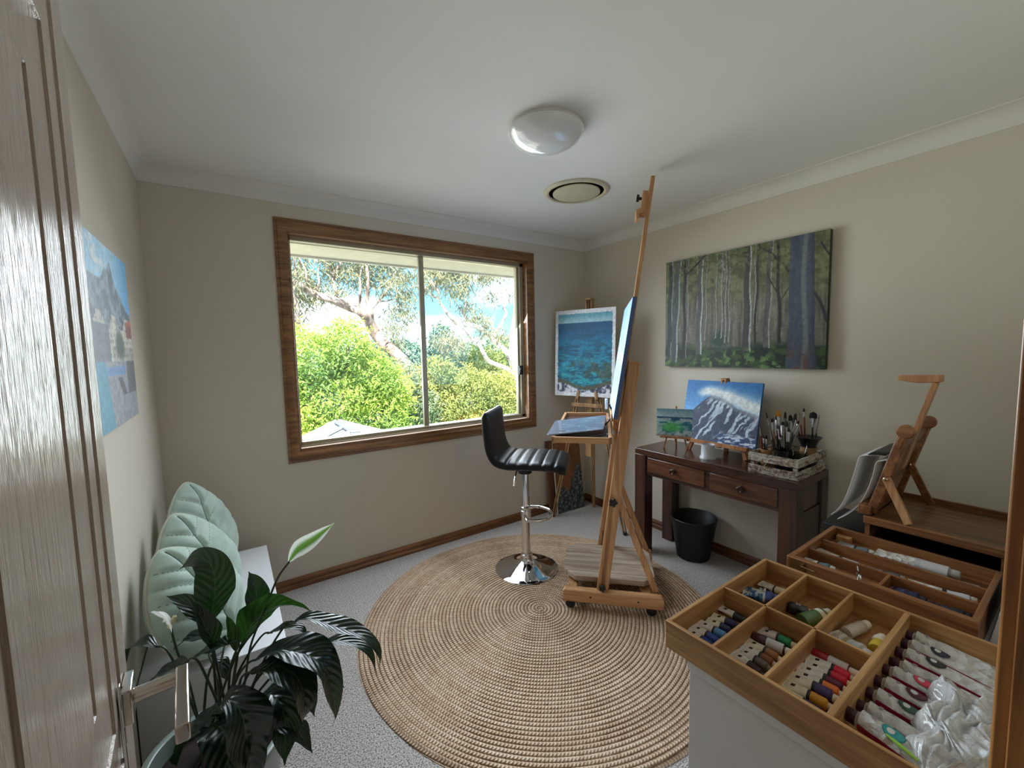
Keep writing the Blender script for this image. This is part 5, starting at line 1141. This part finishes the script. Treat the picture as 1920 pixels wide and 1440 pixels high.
BLU, NAV = (36, 62, 140), (34, 34, 84); WHT = (206, 202, 190); BLKC = (40, 40, 44)
c1 = 'front left compartment of the paint tray'
SM = [
 ('white tube with a blue band, nearest the front edge in front left compartment', (.943, .589), (.938, .516), .0098, TB_W, BLU, (40, 44, 96)),
 ('white tube with a blue band, second from the front edge in front left compartment', (.967, .592), (.967, .516), .0098, TB_W, (44, 74, 160), (40, 44, 96)),
 ('white tube with a light blue band, third from the front edge in front left compartment', (.995, .590), (.999, .514), .0098, TB_W, (84, 142, 196), (60, 90, 150)),
 ('crumpled cream tube beside the light blue tube in front left compartment', (1.022, .583), (1.034, .520), .0098, TB_C, NAV, (40, 38, 70)),
 ('crumpled cream tube with a wide crimp, fifth from the front edge in front left compartment', (1.050, .584), (1.062, .519), .0100, TB_C, NAV, (40, 38, 70)),
 ('white tube with a black end lying apart at the back of the front left compartment', (1.103, .594), (1.103, .514), .0092, TB_W, BLKC, (30, 30, 32)),
 ('white tube with a dark maroon end, nearest the front edge, middle front compartment', (.956, .480), (.945, .404), .0102, TB_W, (52, 22, 34), (60, 54, 50)),
 ('white tube with a grey band beside the maroon one in the middle front compartment', (.980, .477), (.972, .402), .0098, TB_W, (96, 92, 84), (120, 116, 100)),
 ('white tube with a brown band in the middle front compartment', (1.003, .478), (1.000, .404), .0094, TB_W, (128, 74, 48), (196, 188, 170)),
 ('cream tube with a tan end in the middle front compartment', (1.026, .482), (1.028, .404), .0098, TB_C, (150, 104, 60), (212, 206, 196)),
 ('pinkish tube with a bright green band in the middle front compartment', (1.092, .482), (1.100, .404), .0105, TB_P, (34, 132, 86), (206, 202, 170)),
 ('pale tube with a dark end behind the green banded one', (1.112, .484), (1.115, .410), .0070, TB_P, (50, 52, 50), (70, 84, 60)),
 ('white tube with a scarlet band beside the red bottle, right front compartment', (1.083, .370), (1.094, .286), .0105, TB_W, (212, 30, 62), (206, 190, 170)),
 ('white tube with a crimson band, second from the red bottle', (1.060, .366), (1.068, .284), .0102, TB_W, (200, 24, 56), (214, 200, 170)),
 ('white tube with a plum band and a pale cap in the right front compartment', (1.036, .370), (1.045, .284), .0106, TB_W, (96, 22, 58), (208, 204, 196)),
 ('white tube with an orange band in the right front compartment', (1.012, .366), (1.020, .283), .0098, TB_W, (228, 122, 48), (214, 206, 190)),
 ('wide cream tube with a purple panel lettered Ri', (.986, .372), (.995, .284), .0122, TB_C, (66, 50, 104), (214, 208, 196)),
 ('cream tube with an ochre band in the right front compartment', (.958, .370), (.964, .284), .0104, TB_C, (204, 144, 40), (206, 196, 170)),
 ('cream tube with a dark violet end near the tray\'s front edge', (.930, .366), (.930, .284), .0108, TB_C, (48, 42, 96), (210, 204, 180)),
 ('thin tube with a navy violet label against the tray\'s front edge', (.902, .345), (.903, .284), .0098, TB_W, (44, 36, 86), (214, 206, 180)),
]
tr_r = random.Random(9)
tubes_ = [paint_tube(a[0], a[1], a[2], a[3]*1.10, *a[4:], pitch=rad(-tr_r.uniform(0, 5))) for a in SM]
def lettering(txt, size, parent, M, col, name='lettering'):
    cu = bpy.data.curves.new('tmp_text', 'FONT'); cu.body = txt; cu.size = size; cu.align_x = 'CENTER'; cu.align_y = 'CENTER'; cu.extrude = .0002
    o = bpy.data.objects.new('tmp_text', cu); COL.objects.link(o); me = bpy.data.meshes.new_from_object(o.evaluated_get(bpy.context.evaluated_depsgraph_get())); bpy.data.objects.remove(o)
    me.materials.clear(); me.materials.append(pm(col)); q = bpy.data.objects.new(name, me); COL.objects.link(q); q.parent = parent; q.matrix_local = M; return q
lettering('Ri', .014, tubes_[16], Matrix.Translation((.062, 0, .0254)), (206, 200, 214))
# bottles
def bottle(label, a, b, R, glass, band, cap, z=CT+.0065, capl=.016, txt=None, name='paint_bottle', bandc=(.35, .6), group='paint bottles in the tray'):
    ang_, L = lie((*a, 0), (*b, 0)); t = thing(name, label, 'bottle', group=group, M=Matrix.Translation((a[0], a[1], z+R)) @ Matrix.Rotation(ang_, 4, 'Z'))
    Q = Matrix.Rotation(PI/2, 4, 'Y'); bl_ = L-capl
    MB().lathe([(0, 0), (R*.92, 0), (R, .003), (R, bl_*.86), (R*.62, bl_*.97), (R*.55, bl_)], 24, Q).build('bottle_body', pm(glass, .25, Coat_Weight=.4), t, ang=50)
    if band: MB().lathe([(R*1.02, bl_*bandc[0]), (R*1.02, bl_*bandc[1])], 24, Q, cap=False).build('bottle_label', pm(band), t)
    MB().lathe([(0, bl_-.002), (R*.70, bl_-.002), (R*.72, L-.002), (R*.6, L), (0, L)], 20, Q).build('bottle_cap', pm(cap), t, ang=50)
    if txt: lettering(txt, R*.9, t, Matrix.Translation((bl_*.45, 0, R*1.03)), (200, 200, 196))
    return t
bottle('silver labelled bottle with a maroon base in the middle front compartment', (1.052, .481), (1.064, .394), .0125, (62, 24, 36), (196, 198, 206), (220, 218, 212), bandc=(.42, .92))
bottle('red bottle with a white label at the back of the right front compartment', (1.108, .372), (1.110, .284), .0120, (150, 22, 38), (200, 198, 202), (224, 220, 214), bandc=(.44, .95))
bottle('dark bottle lettered 2S with a white cap in the middle back compartment', (1.252, .482), (1.268, .420), .0150, (40, 34, 34), None, (216, 210, 198), txt='2S')
bottle('green bottle with a white label in the middle back compartment', (1.205, .432), (1.300, .402), .0185, (74, 106, 56), (206, 206, 190), (196, 196, 180), bandc=(.62, .80))
bottle('small green bottle with a cream label in the middle back compartment', (1.168, .470), (1.168, .402), .0125, (62, 104, 44), (214, 208, 186), (80, 120, 60), bandc=(.1, .5))
bottle('yellow bottle with a white cap in the right back compartment', (1.226, .286), (1.296, .290), .0165, (200, 176, 52), (214, 206, 190), (226, 216, 200), bandc=(.55, .9))
bottle('white capped pale bottle at the back of the right back compartment', (1.248, .350), (1.335, .330), .0145, (196, 188, 176), None, (228, 222, 210))
M_FOIL = plain((196, 198, 202), .28, .85, 'crumpled_foil', var=.1)
def m_crumple(name, cols, metal=0.):
    N = NT(name); n = N.noise(N.obj(), 38, 4, .65); v = N.voro(N.obj(), 60); return N.fin(N.ramp(n, cols), .3, N.bump(N.ma('ADD', n, v), .8, .008), Metallic=metal)
M_BWH = m_crumple('blue_white_tube_skin', [(.40, (206, 208, 206)), (.47, (190, 200, 206)), (.52, (48, 112, 150)), (.64, (36, 68, 132))])
M_CRM = m_crumple('pale_crumpled_tube_skin', [(.3, (178, 172, 164)), (.6, (214, 210, 200))])
paint_tube('fat crumpled blue and white tube lettered S2 in the left back compartment', (1.230, .590), (1.262, .505), .021, M_BWH, (44, 70, 140), (60, 76, 130), squash=.75, crush=.5, split=.70, ring=(190, 196, 200))
lettering('S2', .020, bpy.data.objects[[o.name for o in bpy.data.objects if o.get('label', '').startswith('fat crumpled blue')][0]], Matrix.Translation((.045, .002, .0345)) @ Matrix.Rotation(rad(-12), 4, 'Y'), (206, 214, 220))
paint_tube('pale flat tube behind the blue and white one in the left back compartment', (1.320, .585), (1.322, .505), .013, M_CRM, (200, 190, 160), (196, 190, 170), squash=.8, crush=.3)
paint_tube('fat pale tube with a silver end in the right back compartment', (1.215, .368), (1.190, .284), .020, M_CRM, (190, 192, 196), (200, 200, 204), squash=.8, crush=.4, ring=(150, 140, 110))
paint_tube('clear capped tube with an orange base at the front of the right back compartment', (1.152, .352), (1.150, .284), .014, M_CRM, (206, 108, 60), (210, 206, 200), squash=.85, crush=.2)

# --- big tubes in the wide compartment, each with an oval badge
M_BIGW = m_crumple('big_white_tube_skin', [(.3, (176, 174, 172)), (.6, (208, 206, 202))])
M_MAR = plain((58, 16, 34), .45, 0, 'maroon_cap')
def big_tube(label, x, y0, L, R, oval, edge, z, tilt=0., yaw=0., back=(150, 26, 66)):
    t = thing('big_paint_tube', label, 'paint tube', group='big paint tubes in the wide compartment', M=Matrix.Translation((x, y0, z)) @ Matrix.Rotation(-PI/2+yaw, 4, 'Z') @ Matrix.Rotation(tilt, 4, 'X'))
    def fn(u, v):
        a = 2*PI*u; k = v; wy = R*(.82+.42*k); wz = R*(.86*(1-k)**.8+.07); rip = .0016*math.sin(v*17+x*90)*(1-k)
        return (L*v, wy*math.cos(a), wz*math.sin(a)+R*.86-(R*.86-wz)*.55+rip*math.sin(a))
    m = MB(); m.grid(fn, 28, 22, closeu=True); m.build('tube_body', M_BIGW, t, ang=60)
    m = MB(); m.grid(lambda u, v: (lambda p: (p[0], p[1]*1.012, p[2]-.0006))(fn(.46+.11*u, v)), 3, 18); m.build('side_stripe', pm(back), t)
    m = MB(); Q = Matrix.Translation((0, 0, R*.86)) @ Matrix.Rotation(-PI/2, 4, 'Y'); m.lathe([(R*.82, -.001), (R*.6, .006), (R*.52, .008)], 20, Q); m.build('tube_shoulder', M_BIGW, t)
    m = MB(); m.lathe([(R*.56, .005), (R*.60, .007), (R*.56, .024), (R*.45, .026), (0, .026)], 20, Q); m.build('tube_cap', M_MAR, t, ang=50)
    def top(px, py, dz): 
        v = px/L; wz = R*(.86*(1-v)**.8+.07); wy = R*(.82+.42*v); q = max(0, 1-(py/wy)**2)**.5; return (px, py, wz*q+R*.86-(R*.86-wz)*.55+dz)
    def disc(cx, cy, rx, ry, dz, nm, col):
        m = MB(); m.grid(lambda u, v: top(cx+rx*v*math.cos(2*PI*u), cy+ry*v*math.sin(2*PI*u), dz+.0016), 24, 4, closeu=True); return m.build(nm, pm(col), t, ang=180)
    if oval:
        disc(.047, 0, .0165, R*.66, .0006, 'oval_badge', edge); disc(.047, 0, .0148, R*.58, .0011, 'oval_badge', oval); disc(.043, -.001, .0055, R*.30, .0016, 'badge_emblem', (196, 194, 190))
    disc(.018, .002, .004, R*.25, .0006, 'print_mark', (140, 120, 130))
    return t
zf = CT+.0065
big_tube('big white tube at the back wall of the wide compartment, no badge showing', 1.352, .240, .165, .0190, None, None, zf+.004, .10)
big_tube('big white tube with a navy oval badge in the wide compartment', 1.312, .240, .165, .0200, (40, 42, 62), (28, 28, 44), zf)
big_tube('big white tube with a black oval badge in the wide compartment', 1.262, .238, .170, .0200, (40, 44, 46), (24, 26, 28), zf)
big_tube('big white tube lying low between the black badge and the red badge', 1.216, .234, .150, .0170, None, None, zf)
big_tube('big white tube with a red oval badge in the wide compartment', 1.170, .240, .150, .0195, (206, 58, 82), (180, 40, 66), zf)
big_tube('big white tube with a plum oval badge in the wide compartment', 1.116, .240, .150, .0195, (84, 30, 54), (62, 20, 40), zf)
big_tube('big white tube with a dark green oval badge in the wide compartment', 1.062, .240, .150, .0195, (46, 80, 66), (34, 60, 50), zf)
big_tube('big white tube under the teal badge tube at the front of the wide compartment', 1.008, .240, .145, .0195, None, None, zf)
tt = big_tube('big white tube with a teal oval badge and a green stripe, nearest the front edge', .946, .236, .150, .0230, (38, 140, 140), (26, 118, 120), zf+.012, 0, rad(-4))
MB().tube([(.040, -.016, .037), (.060, -.0185, .034), (.085, -.020, .028)], [.002, .0045, .003], 8, flat=.6).build('green_stripe', pm((140, 190, 70)), tt)
# crumpled clear bag
N = NT('clear_plastic_bag'); g = N.noise(N.obj(), 30, 4, .6); bmp = N.bump(N.ma('ADD', N.noise(N.obj(), 22, 5, .6, 1.2), N.ma('MULTIPLY', N.voro(N.obj(), 34), .6)), 1., .012)
tr_ = N.n('ShaderNodeBsdfTransparent', {'Color': (.95, .95, .95, 1)}); pb = N.n('ShaderNodeBsdfPrincipled', {'Base Color': N.ramp(g, [(.3, (196, 196, 196)), (.7, (226, 226, 226))]), 'Roughness': .16, 'Normal': bmp, 'Coat Weight': .8, 'Coat Roughness': .05})
mx_ = N.n('ShaderNodeMixShader', {0: N.ma('ADD', .55, N.ma('MULTIPLY', g, .4)), 1: tr_.outputs[0], 2: pb.outputs[0]}); N.t.links.new(mx_.outputs[0], N.o.inputs[0])
def bagf(u, v):
    x = .905+.30*u+.02*math.sin(v*9); y = .062+.115*v+.012*math.sin(u*17); h = .018+.008*(math.sin(u*9+v*6)*math.sin(v*12+2))+.004*math.sin(u*31+v*23)+.003*math.sin(u*47-v*61)
    e = min(1, 6*u, 6*(1-u), 5*v, 5*(1-v)); return (x-1.05, y-.12, .010+h*max(0, e)**.5+.024*max(0, e))
o = MB().grid(bagf, 70, 40).build('plastic_bag', N.m, loc=(1.05, .12, zf+.006), ang=180)
tag(o, 'crumpled clear plastic bag over the big tubes in the wide compartment', 'bag')

# ------------------------------------------------------------------ wooden sketch box drawer
M_SK = wood('walnut_sketch_box', (120, 76, 42), (156, 106, 64), 'Y', 1.1, .42, .2, (92, 56, 30)); M_SKX = wood('walnut_sketch_box_cross', (120, 76, 42), (156, 106, 64), 'X', 1.1, .42, .2, (92, 56, 30))
SX0, SX1, SY0, SY1, ST = 1.428, 1.806, .150, .560, .775
sk = thing('sketch_box', 'brown wooden sketch box with long compartments of paint tubes on the cabinet', 'box', (SX0, SY0, CT))
a, b_, h = SX1-SX0, SY1-SY0, ST-CT
MB().box(.002, a-.002, .002, b_-.002, .0, .046).build('box_base', M_SK, sk)
MB().box(0, .020, 0, b_, .0, h).build('box_side', M_SK, sk, bevel=.002); MB().box(a-.014, a, 0, b_, .0, h).build('box_side', M_SK, sk, bevel=.002)
MB().box(.020, a-.014, b_-.016, b_, .0, h).build('box_side', M_SKX, sk, bevel=.003); MB().box(.020, a-.014, 0, .014, .0, h).build('box_side', M_SKX, sk, bevel=.002)
for xx in (.125, .232): MB().box(xx-.004, xx+.004, .014, b_-.016, .046, h-.006).build('divider', M_SK, sk, bevel=.001)
MB().box(.020, .121, .186, .194, .046, h-.006).build('divider', M_SKX, sk, bevel=.001)
m = MB(); m.tube([(-.003, .368, .070), (-.014, .366, .072), (-.014, .330, .070), (-.014, .330, .044), (-.014, .366, .046), (-.003, .368, .050)], .0016, 8); m.box(-.002, .0, .36, .40, .045, .082); m.build('wire_clasp', M_BRASS, sk)
m = MB(); m.tube([(.008, .235, h), (.006, .235, h+.036), (.0, .232, h+.040), (-.006, .228, h+.030)], .0016, 8); m.lathe([(.006, h), (.006, h+.006), (.003, h+.014)], 12, Matrix.Translation((.009, .228, 0))); m.build('latch_hook', M_CHROME, sk)
sz = CT+.0465; gs_ = 'tubes in the sketch box'
paint_tube('crumpled pale tube with a blue-grey end in the front slot of the sketch box', (1.498, .535), (1.500, .455), .014, M_CRM, (92, 112, 122), (206, 204, 196), z=sz, group=gs_, squash=.8, crush=.5)
paint_tube('small silver tube lying beside the latch in the front slot of the sketch box', (1.470, .450), (1.472, .362), .0085, M_FOIL, (120, 124, 140), (60, 62, 72), z=sz, group=gs_, crush=.3)
paint_tube('long flat white tube at the left end of the middle slot of the sketch box', (1.618, .540), (1.600, .415), .013, M_CRM, (190, 192, 196), (170, 172, 176), z=sz, group=gs_, squash=.5, crush=.4)
paint_tube('silver foil tube in the middle slot of the sketch box', (1.596, .412), (1.606, .318), .012, M_FOIL, (90, 96, 100), (150, 152, 150), z=sz, group=gs_, squash=.7, crush=.6)
paint_tube('white tube with a silver end in the sketch box\'s middle slot', (1.600, .306), (1.620, .176), .0135, M_CRM, (196, 198, 202), (220, 220, 218), z=sz, group=gs_, squash=.6, crush=.5)
paint_tube('crumpled silver tube with a white cap, back slot of the sketch box', (1.722, .512), (1.722, .420), .014, M_FOIL, (110, 120, 124), (214, 214, 206), z=sz, group=gs_, squash=.75, crush=.7)
paint_tube('largest white tube, lying along the back slot of the sketch box', (1.730, .412), (1.738, .225), .0220, M_CRM, (196, 192, 190), (206, 204, 200), z=sz, group=gs_, squash=.75, crush=.1, ring=(180, 176, 180))
paint_tube('grey tube at the right end of the back slot of the sketch box', (1.690, .268), (1.694, .168), .013, M_CRM, (170, 164, 164), (222, 220, 216), z=sz, group=gs_, squash=.8, crush=.2)
paint_tube('navy blue tube in the front right slot of the sketch box', (1.502, .322), (1.494, .252), .016, pm((26, 34, 76), .2, Coat_Weight=.7), (24, 32, 70), (20, 24, 50), z=sz, group=gs_, squash=.9, crush=.4)
paint_tube('darker crumpled blue tube at the right end of the front right slot', (1.496, .248), (1.502, .170), .014, pm((22, 28, 58), .25, Coat_Weight=.6), (22, 24, 44), (24, 24, 34), z=sz, group=gs_, squash=.8, crush=.6)
q = MB().box(-.012, .012, -.02, .02, 0, .020).build('wood_block', M_BEECH, loc=(1.772, .515, sz), bevel=.001); tag(q, 'small wooden block at the left end of the back slot of the sketch box', 'block')

# ------------------------------------------------------------------ box easel behind it
BX0, BX1, BY0, BY1, BZ = 1.868, 2.220, .150, .484, .820
be = thing('box_easel', 'brown wooden table box easel at the far end of the cabinet', 'easel', (BX0, BY0, CT))
a, b_, h = BX1-BX0, BY1-BY0, BZ-CT
MB().box(0, a, 0, b_, h-.022, h-.004).build('deck', wood('box_deck', (112, 78, 48), (142, 104, 66), 'Y', 1.2, .5, .1, (88, 58, 34)), be)
MB().box(-.006, .012, 0, b_+.004, h-.026, h+.001).build('front_rail', M_SK, be, bevel=.002); MB().box(a-.012, a, 0, b_, h-.022, h+.020).build('back_rail', M_SK, be, bevel=.002); MB().box(0, a, 0, .012, 0, h).build('box_end', M_SKX, be, bevel=.001); MB().box(0, a, b_-.014, b_, 0, h-.004).build('box_end', M_SKX, be, bevel=.001)
m = MB(); m.box(a-.014, a, .012, b_-.014, 0, h-.022); m.box(.03, a-.014, .012, b_-.014, .0, .008); m.build('box_shell', wood('dark_box_inside', (64, 38, 24), (84, 54, 34), 'Y', 1, .6), be)
def bp(x, y, z): return (x-BX0, y-BY0, z-CT)
for px in (1.884, 2.176):
    m = MB(); m.beam(bp(px, .470, .835), bp(px, .396, 1.128), .024, .030, (0, 1, 0)); o = m.build('side_post', M_SKX, be, bevel=.004)
    m = MB(); m.lathe([(.021, -.014), (.024, -.010), (.024, .010), (.021, .014), (0, .014)], 20, Matrix.Translation(bp(px, .392, 1.138)) @ Matrix.Rotation(PI/2, 4, 'Y')); m.build('post_head', M_SK, be, bevel=.001)
    m = MB(); m.beam(bp(px-.016, .432, .970), bp(px-.016, .368, .826), .012, .024, (0, 1, 0)); o = m.build('strut', M_BEECH if px < 2 else M_SKX, be, bevel=.002)
    q = MB(); q.lathe([(.007, 0), (.007, .004), (.004, .006)], 12, Matrix.Translation(bp(px-.022, .432, .968)) @ Matrix.Rotation(-PI/2, 4, 'Y')); q.build('pivot_screw', M_BRASS, o)
m = MB(); m.beam(bp(1.86, .486, .842), bp(2.20, .486, .842), .040, .034); m.build('bottom_ledge', M_SKX, be, bevel=.004)
m = MB(); m.beam(bp(1.87, .404, 1.10), bp(2.19, .404, 1.10), .018, .045, (0, -.25, 1)); m.build('top_bar', M_SKX, be, bevel=.003)
m = MB(); m.beam(bp(2.03, .468, .84), bp(2.03, .398, 1.12), .150, .010, (0, 1, .25)); m.build('back_panel', M_SKX, be, bevel=.002)
m = MB(); m.beam(bp(2.03, .430, .98), bp(2.03, .352, 1.300), .030, .016, (0, 1, .25)); m.build('mast', M_BEECH, be, bevel=.002)
m = MB(); m.prism([(0, 0), (.115, .004), (.118, .022), (.060, .030), (.0, .024)][::1], -.017, .017, Matrix.Translation(bp(2.03, .335, 1.298)) @ Matrix(((0, 0, 1, 0), (1, 0, 0, 0), (0, -1, 0, .028), (0, 0, 0, 1)))); m.build('top_holder', M_BEECH, be, bevel=.003)
# paper pad hanging over the ledge, black folder under it
def pad(u, v):
    s = v; x = 1.885+.27*u
    if s < .35: k = s/.35; y = .440+.075*k; z = 1.045-.015*k*k
    else: k = (s-.35)/.65; y = .515+.020*math.sin(k*3.0)+.075*k**3; z = 1.030-.245*k-.02*math.sin(k*PI)
    return (x-2.0, y-.5, z-.9)
M_PAP = plain((222, 222, 220), .7, 0, 'white_paper', var=.02)
pdo = thing('paper_pad', 'curled white paper pad hanging over the back of the box easel', 'paper', (2.0, .5, .9))
o = MB().grid(pad, 4, 30).build('top_sheet', M_PAP, pdo, ang=180); sd = o.modifiers.new('solid', 'SOLIDIFY'); sd.thickness = .002
o = MB().grid(lambda u, v: (lambda p: (p[0]+.004, p[1]-.020-.030*math.sin(v*PI), p[2]-.012))(pad(u, v)), 4, 30).build('under_sheet', M_PAP, pdo, ang=180); sd = o.modifiers.new('solid', 'SOLIDIFY'); sd.thickness = .002
o = MB().grid(lambda u, v: (lambda p: (p[0]-.0015, p[1]+.0025, p[2]+.003))(pad(u, v*.22)), 4, 8).build('pad_binding', M_BLACK, pdo, ang=180); sd = o.modifiers.new('solid', 'SOLIDIFY'); sd.thickness = .003
o = MB().box(-.12, .12, -.07, .07, 0, .030).build('storage_case', plain((18, 20, 22), .5, 0, 'black_case'), loc=(2.080, .575, CT+.001), bevel=.004); tag(o, 'flat black case sticking out beside the box easel', 'case')
o = MB().box(-.10, .10, -.055, .055, 0, .002).build('paper_sheet', M_PAP, loc=(1.905, .530, CT+.0005)); o.rotation_euler = (0, 0, rad(8)); o.location = (1.86, .560-.0, CT+.033) if False else (1.880, .548, CT+.0008); tag(o, 'loose white sheet of paper on the cabinet between the two boxes', 'paper')
# dark canvas leaning on the door wall at the back of the cabinet
def p_dark(u, v):
    n = vnoise(u*30, v*30, 81, 4); c = lerp(C3(30, 36, 40), C3(70, 80, 86), sm(.4, .7, n)); c = lerp(c, C3(150, 160, 150), sm(.70, .78, vnoise(u*50, v*50, 82, 2))*.8); return lerp(c, C3(120, 140, 60), sm(.74, .8, vnoise(u*20, v*20, 83, 3)))
Md = frame((-1, 0, 0), (0, -1, -.16), (1.690, .142, CT+.002))
canvas('dark_painting', 'dark speckled painting leaning on the door wall behind the sketch box', Md, .33, .36, .014, p_dark, 70, 70, plain((206, 208, 210), .7, 0, 'pale_canvas_edge'))
